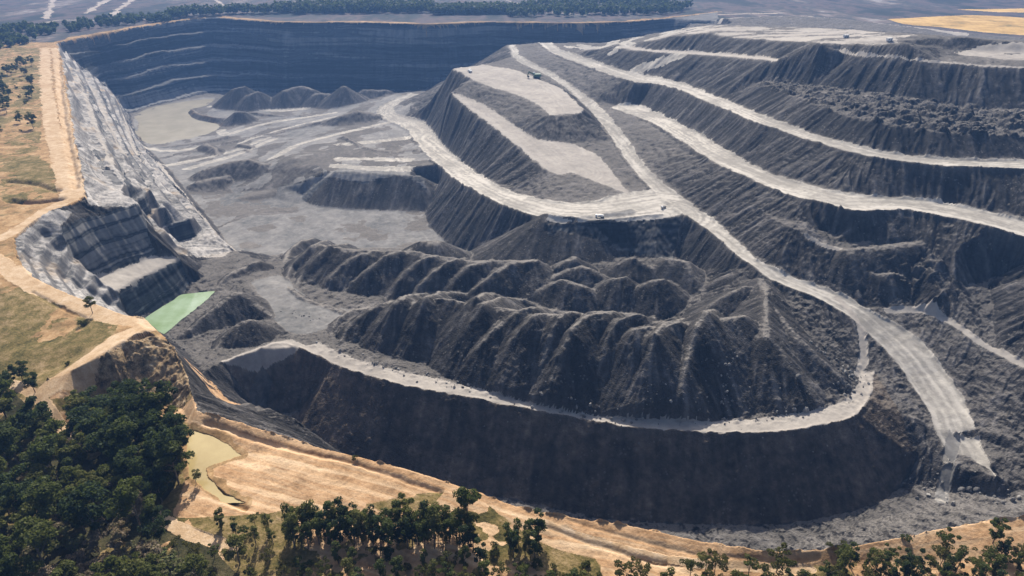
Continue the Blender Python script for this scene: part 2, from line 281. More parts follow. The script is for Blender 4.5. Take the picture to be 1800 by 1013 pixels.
    h('low dark mound left of the pale ramp on the pit floor', [(362, 298, -66), (400, 286, -60), (435, 281, -57), (462, 287, -57)], 28, 3, group=F)
    h('low dark hummock at the left edge of the pit floor', [(350, 320, -68), (392, 310, -64.5)], 25, 3, group=F)
    h('small grey hummock on the pale flats above the ramp', [(425, 252, -75), (446, 258, -73)], 30, 2, group=F)
    for lb, pl in (('dark windrow between the two pale flats above the low wall', [(605, 238, -58.5), (640, 258, -54.5), (690, 264, -52.5), (735, 260, -52)]), ('dark windrow along the edge of the pale ramp on the pit floor', [(565, 275, -57), (585, 268, -56.5), (600, 252, -57.5)]),
                   ('dark windrow below the pale track across the far pit floor', [(395, 248, -79), (450, 238, -77.5), (520, 224, -73.5), (575, 210, -71)]), ('dark windrow along the near edge of the grey pond', [(270, 258, -84.5), (330, 252, -82.5), (400, 238, -80.5)]),
                   ('dark windrow in front of the far cones', [(440, 196, -84), (500, 203, -81), (560, 200, -79)]), ('dark lumpy bank at the end of the pale track', [(430, 262, -73.5), (450, 270, -72), (475, 268, -69.5)]),
                   ('dark windrow along the lip of the low wall', [(590, 300, -50.5), (650, 303, -50), (735, 308, -50)]), ('dark windrow along the central road junction', [(960, 378, -26.3), (1000, 380, -25.8), (1040, 379, -25.5)]),
                   ('second dark windrow along the central road junction', [(1062, 374, -25.2), (1085, 371, -25), (1108, 366, -25)])):
        h(lb, pl, 34, .8, 'windrow', 'windrows on the pit floors')
    # right of the haul road
    R = 'hummocks right of the haul road'
    h('long spoil hummock with rubble on its flat crest', [(1490, 440, -20.5), (1545, 434, -19.5), (1600, 427, -18.5), (1650, 421, -18), (1695, 415, -17.5)], 42, 4, group=R)
    h('dark lumpy spoil hummock beside the main haul road', [(1490, 470, -27.5), (1515, 474, -27), (1545, 482, -27.5), (1585, 484, -28)], 44, 2, group=R)
    h('rounded grey spoil hummock with a smooth sunlit top, right of the dark lumpy one', [(1636, 480, -29), (1655, 484, -29.5)], 38, 5, group=R)
    h('dark spur of spoil running down from the second haul road', [(1515, 380, -12), (1500, 398, -15), (1472, 420, -20)], 38, 1, group=R)
    h('pale smooth spoil ridge at the right edge, a dark hollow behind it', [(1840, 505, -36), (1785, 515, -37), (1772, 545, -40), (1766, 590, -43.5)], 30, 2, group=R)
# second dump behind the right-hand one, and the plain around everything
q = LINES['p_b'][::5].copy(); q[:, 1] += 70; q[:, 0] += 5; q[:, 2] -= 26; LW('p_bb', q[:4])
L('fd_f', [(1216, 40, 4), (1300, 42, 4), (1400, 45, 4), (1500, 49, 5), (1600, 55, 6), (1690, 64, 6), (1840, 76, 5)])
L('fd_c', [(1275, 33, 7), (1330, 31, 7), (1410, 28, 8), (1500, 36, 8), (1560, 42, 8), (1620, 49, 8), (1700, 58, 8), (1840, 70, 7)])
q = LINES['fd_c'].copy(); q[:, 1] += 60; q[:, 2] = 0; LW('fd_b', q)
for i, p in enumerate([(-2600, 1500, 0), (-1200, 1500, 0), (0, 1500, 0), (1200, 1500, 0), (2600, 1500, 0), (-900, 600, 0), (-600, 300, 0), (-250, 40, -6), (250, 40, -3), (0, 40, -3),
                       (420, 260, -8), (560, 420, 8), (760, 600, 25), (900, 800, 0), (400, 150, -40), (330, 90, 0)]):
    LINES['corner%d' % i] = np.array([p], float); TIN.append('corner%d' % i)

# ------------------------------------------------------------------ triangulated survey -> fine grid
V2, Z2, E2 = [], [], []
for nm in TIN:
    W = LINES[nm]; s = len(V2)
    V2 += [Vector((p[0], p[1])) for p in W]; Z2 += [p[2] for p in W]
    E2 += [(s+i, s+i+1) for i in range(len(W)-1)]
ov, oe, of, o_v, o_e, o_f = geometry.delaunay_2d_cdt(V2, E2, [], 0, 1e-4, True)
zz = np.zeros(len(ov)); SA = np.array([V2[a][:] for a, b in E2]); SB = np.array([V2[b][:] for a, b in E2]); ZA = np.array([Z2[a] for a, b in E2]); ZB = np.array([Z2[b] for a, b in E2])
ncross = 0
for i, v in enumerate(ov):
    if o_v[i]: zz[i] = Z2[o_v[i][0]]
    else:
        d = SB-SA; t = np.clip(((v.x-SA[:, 0])*d[:, 0]+(v.y-SA[:, 1])*d[:, 1])/((d**2).sum(1)+1e-9), 0, 1)
        ds = np.hypot(SA[:, 0]+t*d[:, 0]-v.x, SA[:, 1]+t*d[:, 1]-v.y); k = ds.argsort()[:2]
        zz[i] = (ZA[k]+t[k]*(ZB-ZA)[k]).mean(); ncross += 1
print('TIN', len(ov), 'verts', len(of), 'tris, crossings', ncross)

NX, XR = 1390, 1.04
ys = [78.0]
while ys[-1] < 1120: ys.append(ys[-1]+min(.55*(ys[-1]**2+150**2)/150/683, 2.0))
while ys[-1] < 1480: ys.append(ys[-1]+4.0)
YS = np.array(ys); NY = len(YS)
SX = np.linspace(-XR, XR, NX)
def wid(y): return y*CP+150*SP
GX = (SX[None, :]*wid(YS)[:, None]); GY = np.repeat(YS[:, None], NX, 1)
def gi(x, y):
    """fractional row and column of a site position"""
    return np.interp(y, YS, np.arange(NY)), (np.asarray(x)/wid(np.asarray(y))+XR)/(2*XR)*(NX-1)
Z = np.full((NY, NX), np.nan)
OV = np.array([v[:] for v in ov])
for f in of:
    for k in range(1, len(f)-1):
        a, b, c = f[0], f[k], f[k+1]
        A, B, C = OV[a], OV[b], OV[c]
        y0, y1 = min(A[1], B[1], C[1]), max(A[1], B[1], C[1])
        r0, r1 = np.searchsorted(YS, y0), np.searchsorted(YS, y1, 'right')
        if r1 <= r0: continue
        x0, x1 = min(A[0], B[0], C[0]), max(A[0], B[0], C[0])
        w = wid(YS[r0:r1]); cs = [(x/ww+XR)/(2*XR)*(NX-1) for x in (x0, x1) for ww in (w[0], w[-1])]
        c0, c1 = max(0, int(min(cs))), min(NX, int(max(cs))+2)
        if c1 <= c0: continue
        X, Y = GX[r0:r1, c0:c1], GY[r0:r1, c0:c1]
        det = (B[1]-C[1])*(A[0]-C[0])+(C[0]-B[0])*(A[1]-C[1])
        if abs(det) < 1e-9: continue
        l0 = ((B[1]-C[1])*(X-C[0])+(C[0]-B[0])*(Y-C[1]))/det; l1 = ((C[1]-A[1])*(X-C[0])+(A[0]-C[0])*(Y-C[1]))/det; l2 = 1-l0-l1
        m = (l0 >= -1e-6) & (l1 >= -1e-6) & (l2 >= -1e-6)
        Z[r0:r1, c0:c1][m] = (l0*zz[a]+l1*zz[b]+l2*zz[c])[m]
Z[np.isnan(Z)] = 0
def blur(A, n=1):
    for _ in range(n):
        P = np.pad(A, 1, mode='edge')
        A = (P[:-2, 1:-1]+P[2:, 1:-1]+2*P[1:-1, 1:-1])/4
        P = np.pad(A, 1, mode='edge')
        A = (P[1:-1, :-2]+P[1:-1, 2:]+2*P[1:-1, 1:-1])/4
    return A
Z = blur(Z, 1)

# ------------------------------------------------------------------ noise
def hash2(ix, iy, s):
    h = (ix.astype(np.int64)*374761393+iy.astype(np.int64)*668265263+s*1442695041) & 0x7fffffff
    h = ((h ^ (h >> 13))*1274126177) & 0x7fffffff
    return ((h ^ (h >> 16)) & 0xffff)/32767.5-1
def vnoise(x, y, s=0):
    ix, iy = np.floor(x), np.floor(y); fx, fy = x-ix, y-iy
    fx = fx*fx*(3-2*fx); fy = fy*fy*(3-2*fy)
    a, b, c, d = hash2(ix, iy, s), hash2(ix+1, iy, s), hash2(ix, iy+1, s), hash2(ix+1, iy+1, s)
    return (a*(1-fx)+b*fx)*(1-fy)+(c*(1-fx)+d*fx)*fy
def fbm(x, y, o=4, s=0):
    r = 0; a = 1; t = 0
    for i in range(o):
        r = r+a*vnoise(x, y, s+i*17); t += a; a *= .5; x = x*2.03+11.3; y = y*2.03+5.7
    return r/t
def sst(a, b, x):
    t = np.clip((x-a)/(b-a), 0, 1); return t*t*(3-2*t)

# ------------------------------------------------------------------ spoil heaps: crest lines (px, py, height) with sides at the angle of repose
HEAPS = []
def heap(label, pts, side=38, r=1.2, cat='spoil heap', group=None, ride=False):
    """crest from pixel/height pairs; a riding ridge gives its height above the heap it lies on"""
    HEAPS.append((label, pts, side, r, cat, group, ride))
def first_hit(px, py, zlo=-60, zhi=-5):
    for h in np.arange(zhi, zlo, -.25):
        q = at(px, py, h); r, c = gi(q[0], q[1]); r, c = int(min(NY-1, max(0, round(float(r))))), int(min(NX-1, max(0, round(float(c)))))
        if Z[r, c] >= h: return q
    return at(px, py, zlo)
exec_heaps()
WX = GX+1.0*fbm(GX/11, GY/11, 2, 3); WY = GY+1.0*fbm(GX/11, GY/11, 2, 5)
BASE = Z.copy(); CREST_LIGHT = np.zeros((NY, NX)); HID = np.full((NY, NX), -1, np.int16)
for hi, (label, pts, side, r, cat, group, ride) in enumerate(HEAPS):
    W = np.array([np.array(first_hit(p[0], p[1]))+np.array([0, 0, p[2]]) for p in spline(pts, 16)]) if ride else np.array([at(*p) for p in spline(pts, 8)]); tg = math.tan(math.radians(side))
    R = 60
    y0, y1 = W[:, 1].min()-R, W[:, 1].max()+R; r0, r1 = np.searchsorted(YS, y0), np.searchsorted(YS, y1)
    w = wid(YS[[r0, min(r1, NY-1)]]); cs = [(x/ww+XR)/(2*XR)*(NX-1) for x in (W[:, 0].min()-R, W[:, 0].max()+R) for ww in w]
    c0, c1 = max(0, int(min(cs))), min(NX, int(max(cs))+1)
    if c1 <= c0 or r1 <= r0: continue
    X, Y = WX[r0:r1, c0:c1], WY[r0:r1, c0:c1]; H = np.full(X.shape, -999.0); DM = np.full(X.shape, 99.0)
    for a, b in zip(W[:-1], W[1:]):
        d = b-a; l2 = d[0]**2+d[1]**2+1e-9
        # where the side plane of a sloping crest is highest, not merely nearest
        t0 = ((X-a[0])*d[0]+(Y-a[1])*d[1])/l2
        px, py = X-a[0]-t0*d[0], Y-a[1]-t0*d[1]; per = np.hypot(px, py); g = d[2]/math.sqrt(l2)
        sh = per*g/max(.15, math.sqrt(max(1e-3, tg*tg-g*g)))/math.sqrt(l2) if abs(g) < tg*.98 else np.sign(g)*9.0
        t = np.clip(t0+sh, 0, 1)
        ds = np.hypot(X-a[0]-t*d[0], Y-a[1]-t*d[1])
        H = np.maximum(H, a[2]+t*d[2]-tg*(np.sqrt(ds*ds+r*r)-r)); DM = np.minimum(DM, ds)
    S = Z[r0:r1, c0:c1]; m = H > S
    CREST_LIGHT[r0:r1, c0:c1][m] = (1.6 if ride else 1.0)*np.exp(-(DM[m]/(1.2 if ride else 1.5))**2) if cat == 'spoil heap' else 0; S[m] = H[m]; HID[r0:r1, c0:c1][m & (H > BASE[r0:r1, c0:c1]+.25)] = hi  # pale band along each crest, standing in for sun caught there
    print(hi, label[:40], W[0].round(0), W[-1].round(0), int(m.sum()))
Z = blur(Z, 1)

# ------------------------------------------------------------------ regions
sc_ = np.clip(GY/300, .4, 2.5)
NXP = GX+(.9*fbm(GX/7, GY/7, 3, 21)+.5*fbm(GX/1.8, GY/1.8, 2, 23))*sc_
NYP = GY+(.9*fbm(GX/7, GY/7, 3, 31)+.5*fbm(GX/1.8, GY/1.8, 2, 33))*sc_
def terrace(M, step, k, wob, s):
    """cut a slope into benches"""
    h = (Z+wob*fbm(GX/40, GY/40, 2, s))/step; f = np.floor(h); t = h-f
    Z[M] = (Z+k*step*(sst(.38, .98, t)-t))[M]
def mask_poly(P):
    """grid mask of a closed polygon of site positions"""
    M = np.zeros((NY, NX), bool)
    P = np.asarray(P)[:, :2]; Xn, Yn = NXP, NYP
    r0, r1 = max(0, np.searchsorted(YS, P[:, 1].min()-4)), np.searchsorted(YS, P[:, 1].max()+4)
    if r1 <= r0: return M
    X, Y = Xn[r0:r1], Yn[r0:r1]; m = np.zeros(X.shape, bool)
    for (x0, y0), (x1, y1) in zip(P, np.roll(P, -1, 0)):
        if y0 == y1: continue
        m ^= ((y0 > Y) != (y1 > Y)) & (X < (x1-x0)*(Y-y0)/(y1-y0)+x0)
    M[r0:r1] = m
    return M
def mask_line(W, width):
    W = np.asarray(W); M = np.full((NY, NX), 1e6, np.float32)
    for a, b in zip(W[:-1], W[1:]):
        r0, r1 = np.searchsorted(YS, min(a[1], b[1])-width-3), np.searchsorted(YS, max(a[1], b[1])+width+3)
        if r1 <= r0: continue
        ww = wid(YS[[r0, min(r1, NY-1)]]); cs = [(x/v+XR)/(2*XR)*(NX-1) for x in (min(a[0], b[0])-width-3, max(a[0], b[0])+width+3) for v in ww]
        c0, c1 = max(0, int(min(cs))), min(NX, int(max(cs))+2)
        if c1 <= c0: continue
        X, Y = NXP[r0:r1, c0:c1], NYP[r0:r1, c0:c1]; d = b-a
        t = np.clip(((X-a[0])*d[0]+(Y-a[1])*d[1])/(d[0]**2+d[1]**2+1e-9), 0, 1)
        M[r0:r1, c0:c1] = np.minimum(M[r0:r1, c0:c1], np.hypot(X-a[0]-t*d[0], Y-a[1]-t*d[1]))
    return M
def pp(pts, z): return np.array([at(x, y, z) for x, y in spline(list(pts)+[pts[0]], 14)])
def two(a, b): return np.concatenate([LINES[a], LINES[b][::-1]])
def near_i(n, x, y, z):
    q = at(x, y, z); return int(np.hypot(LINES[n][:, 0]-q[0], LINES[n][:, 1]-q[1]).argmin())
EW = mask_poly(np.concatenate([LINES['rim_l'][:near_i('rim_l', 150, 346, 0)], [at(152, 352, 0)], [at(240, 352, -5)], LINES['st_d'][::-1]])) & (HID < 0)
FW = mask_poly(np.concatenate([LINES['rim_far'], LINES['fw_toe'][::-1]])) & (HID < 0)
terrace(EW, 11.0, .85, 5, 201); terrace(FW, 17.0, .8, 3, 202)
PW = mask_poly(np.concatenate([[at(120, 365, 0)], LINES['rim_l'][near_i('rim_l', 85, 374, 0):], LINES['lw_e'][::-1], LINES['uw_e'][::-1]])) & (HID < 0) & (GY < 420)
terrace(PW, 6.0, .6, 4, 203)
# the berm and the face below it stay clear of the heaps: their feet end in a short apron above the berm
BERM = mask_poly(np.concatenate([LINES['nd_i'], LINES['nd_c'][::-1][:1], np.array([(240, 150, 0), (240, 60, 0), (-150, 60, 0)]), LINES['nd_c'][6:8]]))
dB = blur(BERM.astype(float), 10); k_ = sst(.04, .5, dB); Z = Z*(1-k_)+BASE*k_; HID[(k_ > .8) & (Z < BASE+.3)] = -1
gx, gy = np.gradient(Z, axis=1), np.gradient(Z, axis=0)
dxc = np.gradient(GX, axis=1); dyr = np.gradient(GY, axis=0); dxr = np.gradient(GX, axis=0)
SLX = gx/dxc; SLY = (gy-SLX*dxr)/dyr
SLOPE = np.hypot(SLX, SLY)

REG_NAMES = ['spoil_slope', 'ground', 'haul_road', 'bench', 'pit_floor', 'highwall', 'end_wall', 'grass', 'dirt_track', 'rocky_bank', 'sand_bank', 'plain', 'far_track', 'far_field', 'dump_face', 'undergrowth']
RID = {n: i for i, n in enumerate(REG_NAMES)}
REG = np.zeros((NY, NX), np.int8)
def paint(n, m): REG[m] = RID[n]
# everything outside the pit edge is natural ground
right_out = np.array([(2600, 1500, 0), (-2600, 1500, 0), (-2600, -50, 0)])
outside = mask_poly(np.concatenate([LINES['rim_l'], LINES['rim_n'], np.array([(600, 95, 0), (600, -50, 0), (-2600, -50, 0), (-2600, 1500, 0)]), ]))
far_out = mask_poly(np.concatenate([LINES['rim_far'], np.array([(560, 1160, 0), (2600, 1500, 0), (-2600, 1500, 0), (-2600, 800, 0)])]))
paint('ground', outside); paint('plain', far_out)
nearnat = outside & (GY < 420)
north = (GY > 860) & (GX > 250); paint('plain', north & (Z < 1.5) & (HID < 0))
def tr_(pts, z): return np.array([at(x, y, z) for x, y in spline(pts, 12)])
def idx(n, x, y, z):
    q = at(x, y, z); return int(np.hypot(LINES[n][:, 0]-q[0], LINES[n][:, 1]-q[1]).argmin())
paint('highwall', mask_poly(np.concatenate([LINES['rim_far'], LINES['fw_toe'][::-1]])) & ~far_out)
paint('end_wall', mask_poly(np.concatenate([LINES['rim_l'][:idx('rim_l',150,346,0)], [at(152, 352, 0)], [at(240, 352, -5)], LINES['st_d'][::-1]])) & ~outside)
paint('end_wall', mask_poly(np.concatenate([[at(120, 365, 0)], LINES['rim_l'][idx('rim_l',85,374,0):], LINES['lw_e'][::-1], LINES['uw_e'][::-1]])) & ~outside)
paint('highwall', mask_poly(np.concatenate([LINES['uw_t'], LINES['uw_r'], LINES['uw_b'][::-1], LINES['uw_e'][::-1]])))
paint('highwall', mask_poly(two('lw_t', 'lw_b')))
paint('highwall', mask_poly(two('q1_t', 'q1_b'))); paint('highwall', mask_poly(two('q2_t', 'q2_b')))
paint('bench', mask_poly(two('lw_t', 'uw_b')))
paint('bench', mask_poly(np.concatenate([LINES['st_d'], LINES['bn_r'][::-1], LINES['uw_r'][::-1]])) & (SLOPE < .8) & (REG == 0))
paint('highwall', mask_poly(two('mw_t', 'mw_b'))); paint('highwall', mask_poly(two('w2_b', 'w2_t')))
for a, b in (('r2_f', 'r2_b'), ('r1_f', 'r1_b'), ('ramp_l', 'ramp_r')): paint('haul_road', mask_poly(two(a, b)))
paint('haul_road', mask_poly(np.concatenate([LINES['road_l'], [at(1668, 800, -60), at(1700, 812, -61), at(1732, 838, -62)], LINES['road_r'][::-1]])))
paint('haul_road', mask_poly(pp([(1655, 780), (1680, 785), (1672, 830), (1668, 870), (1650, 870), (1652, 830)], -63)))
paint('haul_road', mask_poly(pp([(1050, 352), (1100, 340), (1160, 340), (1205, 365), (1195, 380), (1080, 389), (1010, 390), (960, 384), (985, 362)], -27)))
paint('bench', mask_poly(two('b2_l', 'b2_r'))); paint('bench', mask_poly(two('tb_f', 'tb_b')))
for a, b in (('u1', 'u1b'), ('p_f', 'p_b'), ('nd_c', 'nd_i')): paint('bench', mask_poly(two(a, b)) & (HID < 0) & ((fbm(GX/26, GY/9, 3, 171) > -.12) if a == 'p_f' else True))
paint('bench', mask_line(LINES['u2'], 5) < 1.4); paint('bench', mask_poly(pp([(1665, 97), (1740, 92), (1960, 100), (1960, 116), (1760, 106)], 38)) & (fbm(GX/14, GY/9, 3, 170) > -.15))
paint('bench', mask_line(LINES['k_bench'][12:], 5) < 1.3); paint('bench', mask_line(LINES['k2'], 5) < 1.6)
LEDGE = np.zeros((NY, NX), bool)
for nm, lim, wd in (('fb1b', -440, .8), ('fb2b', -420, 1.5), ('fb3b', -400, 1.0)):
    W = LINES[nm]; W = W[W[:, 0] < lim]; sv = NXP, NYP; NXP, NYP = GX, GY; m = mask_line(W-np.array([0, wd*.5, 0]), 8) < wd; NXP, NYP = sv
    LEDGE |= m
flat = SLOPE < .42
floor = mask_poly(np.concatenate([LINES['st_e'][2:], LINES['fl_m'][1:], LINES['fl_e'][::-1], [at(775, 250, -55)], LINES['ff_4'][::-1], LINES['fp'][3:0:-1]]))
paint('pit_floor', floor & flat & (HID < 0) & (REG == 0))
paint('pit_floor', mask_poly(pp([(230, 245), (235, 205), (270, 187), (372, 170), (420, 190), (380, 255), (300, 290), (250, 260)], -87)) & flat & (REG == 0))
for pl, z in (([(612, 240), (655, 228), (700, 224), (722, 240), (735, 262), (660, 262), (615, 250)], -60), ([(590, 264), (640, 268), (715, 275), (722, 293), (600, 292)], -54),
              ([(490, 287), (500, 350), (565, 348), (563, 283)], -62), ([(480, 275), (530, 245), (600, 228), (655, 208), (668, 215), (600, 240), (545, 258), (500, 282)], -66),
              ([(270, 258), (330, 252), (375, 265), (360, 285), (330, 300), (290, 290)], -80), ([(400, 275), (440, 240), (520, 215), (585, 200), (590, 206), (500, 235), (440, 265)], -78)):
    paint('pit_floor', mask_poly(pp(pl, z)) & (HID < 0) & (REG != RID['haul_road']))
paint('pit_floor', mask_poly(pp([(440, 495), (490, 478), (520, 510), (560, 535), (625, 545), (600, 570), (540, 590), (500, 585), (470, 540)], -46)) & (HID < 0))
paint('bench', (mask_line(LINES['nd_c'][:9]+np.array([.3, 1.2, 0]), 6) < 1.5*(1+.5*fbm(GX/4, GY/4, 2, 210))) & (HID < 0))
SLOT = mask_poly(np.concatenate([LINES['slot'], LINES['rim_nb'][::-1][:18], [at(1380, 962, -71), at(1480, 930, -70)]]))
SLOT |= mask_poly(np.concatenate([LINES['slot_d'], LINES['slot'][::-1]]))
paint('sand_bank', mask_poly(pp([(318, 628), (365, 640), (395, 680), (425, 715), (410, 735), (350, 722), (336, 690)], -28)) & (REG == 0) & (fbm(GX/4, GY/1.6, 3, 130) > -.08))
paint('bench', mask_line(tr_([(1512, 650), (1517, 625), (1508, 600), (1488, 578), (1462, 560)], -46), 5) < 1.7*(1+.5*fbm(GX/5, GY/5, 2, 190)))
for pl, z in (([(385, 222), (395, 232), (470, 215), (585, 203)], -81), ([(480, 278), (520, 255), (590, 236), (660, 218), (700, 214)], -64), ([(370, 186), (430, 190), (500, 196), (560, 190)], -86),
              ([(590, 292), (650, 297), (730, 300)], -53), ([(330, 300), (360, 290), (420, 272), (480, 250)], -76)):
    paint('haul_road', (mask_line(tr_(pl, z), 12) < 5.5) & (HID < 0) & (SLOPE < .5))
for nm, wd in (('st_a', 2.2), ('st_b', 2.6), ('st_c', 2.2)):
    W = LINES[nm][2:-3]+np.array([1.5, 0, 0]); paint('bench', (mask_line(W, 8) < wd*(.7+.6*fbm(GX/9, GY/9, 2, 111))) & (REG == RID['end_wall'])); LEDGE |= REG == RID['bench']
for nm, wd in (('st_a2', 2.0), ('st_b2', 2.4), ('st_c', 2.4)):
    W = LINES[nm][2:]+np.array([3.5, 0, 0]); paint('highwall', (mask_line(W, 8) < wd*(.5+1.2*fbm(GX/12, GY/12, 2, 112))) & (REG == RID['end_wall']))
paint('bench', (mask_line(LINES['st_d'][4:]+np.array([2.0, 0, 0]), 6) < 1.6)); LEDGE |= mask_line(LINES['st_d'], 6) < 5
for pl, z, wd in (([(165, 262), (178, 285), (190, 305)], -8, 2.2), ([(185, 300), (200, 315), (208, 325)], -10, 2.5), ([(255, 270), (285, 305), (320, 345), (360, 395)], -66, 1.6), ([(300, 340), (330, 345), (345, 352)], -45, 2.5)):
    paint('highwall', mask_line(tr_(pl, z), 8) < wd*(.7+.8*fbm(GX/6, GY/6, 2, 113)))
REG[np.isin(REG, [RID['haul_road'], RID['bench'], RID['pit_floor']]) & (SLOPE > .62) & ~LEDGE] = RID['spoil_slope']
paint('dump_face', mask_poly(two('nd_c', 'nd_t')) & (REG == 0) & (HID < 0))
# natural ground: grass, sand, tracks
g1 = fbm(GX/14, GY/14, 4, 41)+.6*fbm(GX/4, GY/4, 3, 43)
field = mask_poly(pp([(-200, 510), (30, 505), (100, 530), (160, 552), (205, 575), (200, 592), (150, 625), (95, 655), (60, 680), (20, 680), (-200, 700)], 0))
paint('grass', outside & (GY < 400) & (GX < 0) & (GY < 175) & (g1 > -.35))
paint('grass', field & (g1 > -.45+.55*sst(185, 235, GY)))
woods = mask_poly(pp([(-250, 660), (60, 690), (150, 690), (200, 692), (320, 730), (328, 800), (305, 870), (300, 900), (420, 900), (520, 892), (640, 882), (830, 868), (860, 900), (900, 930), (1000, 965), (1150, 985), (1300, 992), (1500, 985), (1640, 965), (1800, 945), (2100, 930), (2100, 1090), (-300, 1090)], -3))
sparse = sst(-60, -35, GX)*.75; paint('grass', outside & woods & (g1 > -.55+sparse)); paint('sand_bank', outside & woods & (g1 <= -.55+sparse))
sandy = mask_poly(np.concatenate([LINES['rim_n'], pp([(1840, 940), (1700, 953), (1560, 972), (1450, 985), (1300, 990), (1150, 980), (1050, 975), (940, 945), (880, 905), (850, 880), (830, 868), (760, 862), (640, 880), (520, 888), (420, 895), (300, 892), (312, 850), (330, 800), (332, 757), (325, 730), (335, 690)], 0)[:-1]]))
paint('sand_bank', sandy & outside)
under = mask_poly(pp([(-120, 690), (20, 700), (110, 770), (165, 745), (150, 722), (210, 725), (310, 740), (322, 800), (310, 870), (280, 905), (330, 960), (400, 1000), (420, 1090), (-300, 1090)], -6)); paint('undergrowth', outside & under & (fbm(GX/6, GY/6, 3, 195) > -.3))
leftveg = mask_poly(pp([(-60, 90), (55, 72), (72, 120), (72, 200), (66, 300), (30, 330), (-60, 400)], 0))
paint('grass', leftveg & outside & (g1 > -.05))
paint('grass', mask_poly(pp([(5, 280), (60, 275), (95, 300), (100, 340), (30, 355), (0, 350)], 0)) & (g1 > -.2))
tr = lambda pts, z=0: np.array([at(x, y, z) for x, y in spline(pts, 12)])
TRACKS = [(tr([(78, 85), (80, 150), (90, 220), (100, 260), (112, 300), (122, 345)]), 4.6), (tr([(96, 85), (102, 140), (112, 200), (122, 260), (132, 300), (140, 345)]), 3.0),
          (tr([(0, 420), (40, 398), (80, 372), (122, 352)]), 3.5), (tr([(-40, 440), (0, 465), (60, 500), (130, 530), (200, 558), (262, 572)]), 4.2),
          (tr([(78, 667), (120, 648), (165, 622), (215, 592), (262, 573)], 1.5), 4.2),
          (tr([(20, 690), (62, 708), (92, 735), (120, 762), (150, 785)], -7), 1.7), (tr([(205, 850), (228, 872), (262, 900), (310, 930), (350, 950), (410, 970)], -4), 1.6),
          (tr([(955, 918), (1050, 948), (1150, 970), (1260, 985), (1400, 990), (1430, 992)], 0), 1.0)]
for W, wd in TRACKS: paint('dirt_track', (mask_line(W, wd+3) < wd*(1+.25*fbm(GX/5, GY/5, 2, 77))) & (REG != RID['highwall']) & (outside))
paint('rocky_bank', mask_poly(np.concatenate([LINES['bank_c'], [at(300, 602, 0), at(322, 642, -2), at(338, 690, -3)], LINES['bank_b'][::-1]])) & outside & (REG != RID['dirt_track']))
# the far plain: another mine, mown fields
for pl, w in (([(94, -4), (88, 14), (80, 33)], 6), ([(195, -4), (172, 10), (150, 24)], 9), ([(236, -4), (212, 14), (192, 32)], 8), ([(376, -2), (392, 10), (400, 22)], 7), ([(862, -8), (900, 4), (922, 10)], 6), ([(55, 46), (100, 36), (190, 36), (260, 34)], 5), ([(1220, 28), (1300, 25), (1360, 24)], 5)):
    paint('far_track', (mask_line(tr_(pl, 0), 20) < w*(.6+.9*fbm(GX/25, GY/25, 3, 174))) & (REG == RID['plain']))
paint('far_field', mask_poly(pp([(1560, 34), (1700, 27), (1790, 31), (1880, 40), (1880, 66), (1740, 58), (1650, 48), (1590, 43)], 0)) & (Z < 3.5))
paint('far_field', mask_poly(pp([(1680, 17), (1760, 16), (1880, 14), (1880, 22), (1760, 22)], 0)) & (REG == RID['plain']))
rimb = mask_line(LINES['rim_far'], 30); paint('ground', (rimb < 9+8*fbm(GX/30, GY/30, 2, 97)) & far_out)
m = mask_poly(pp([(1655, 780), (1680, 785), (1674, 830), (1670, 872), (1650, 872), (1652, 830)], -63)); REG[m & (fbm(GX/3, GY/3, 3, 172) > -.25)] = RID['pit_floor']
paint('dump_face', (mask_line(LINES['pond_r'], 5) < .9) | ((mask_line(LINES['fp'], 8) < 2.2*(1+fbm(GX/9, GY/9, 2, 180))) & (REG != RID['highwall'])))
paint('ground', (mask_line(LINES['yp'], 6) < 1.3*(1+fbm(GX/4, GY/4, 2, 173))) & outside)
# ditches, berms and wheel ruts
def carve(pts, z, w, d):
    global Z
    m = mask_line(tr(pts, z), w*3); Z -= d*np.exp(-(m/w)**2)
carve([(362, 742), (420, 762), (500, 787), (560, 803), (640, 824), (710, 848), (775, 868)], -1, .7, .75)
carve([(955, 922), (1050, 952), (1110, 968), (1170, 980)], 0, .6, .5)
carve([(1000, 914), (1080, 935), (1150, 952), (1220, 966), (1300, 975), (1400, 980), (1440, 976)], 0, .5, .25)
carve([(150, 640), (215, 605), (262, 582)], 2, .8, .5)
carve([(20, 352), (60, 355), (105, 350)], 0, 2.2, 2.6); carve([(15, 318), (60, 322), (100, 335)], 0, 2.0, 1.8)
carve([(58, 512), (105, 538), (150, 556)], 0, .8, .6); carve([(370, 850), (395, 875), (430, 893)], -2, .7, .8)
carve([(104, 100), (106, 160), (114, 220), (125, 280), (134, 330)], 0, 1.6, 1.6)
for nm in ('road_l', 'road_r', 'r1_f', 'r2_f', 'ramp_l', 'r1_b', 'r2_b', 'ramp_r'):
    m = mask_line(LINES[nm], 6); Z += (1.3 if nm in ('r1_f', 'r2_f', 'ramp_l') else .8)*np.exp(-(m/1.1)**2)*(.75+.4*fbm(GX/6, GY/6, 2, 55))
m = mask_line(LINES['nd_c'], 4); Z += .7*np.exp(-(m/.9)**2)*(.6+fbm(GX/3, GY/3, 2, 56))

WATERS = [([(246, 572), (256, 557), (290, 537), (320, 518), (345, 515), (380, 512), (352, 537), (322, 560), (288, 588), (262, 600)], -49.3)]
M = blur(mask_poly(pp([(1590, 770), (1660, 760), (1740, 780), (1790, 830), (1760, 850), (1690, 836), (1640, 826), (1596, 812)], -59)).astype(float), 14); Z = Z*(1-M)+blur(Z, 14)*M
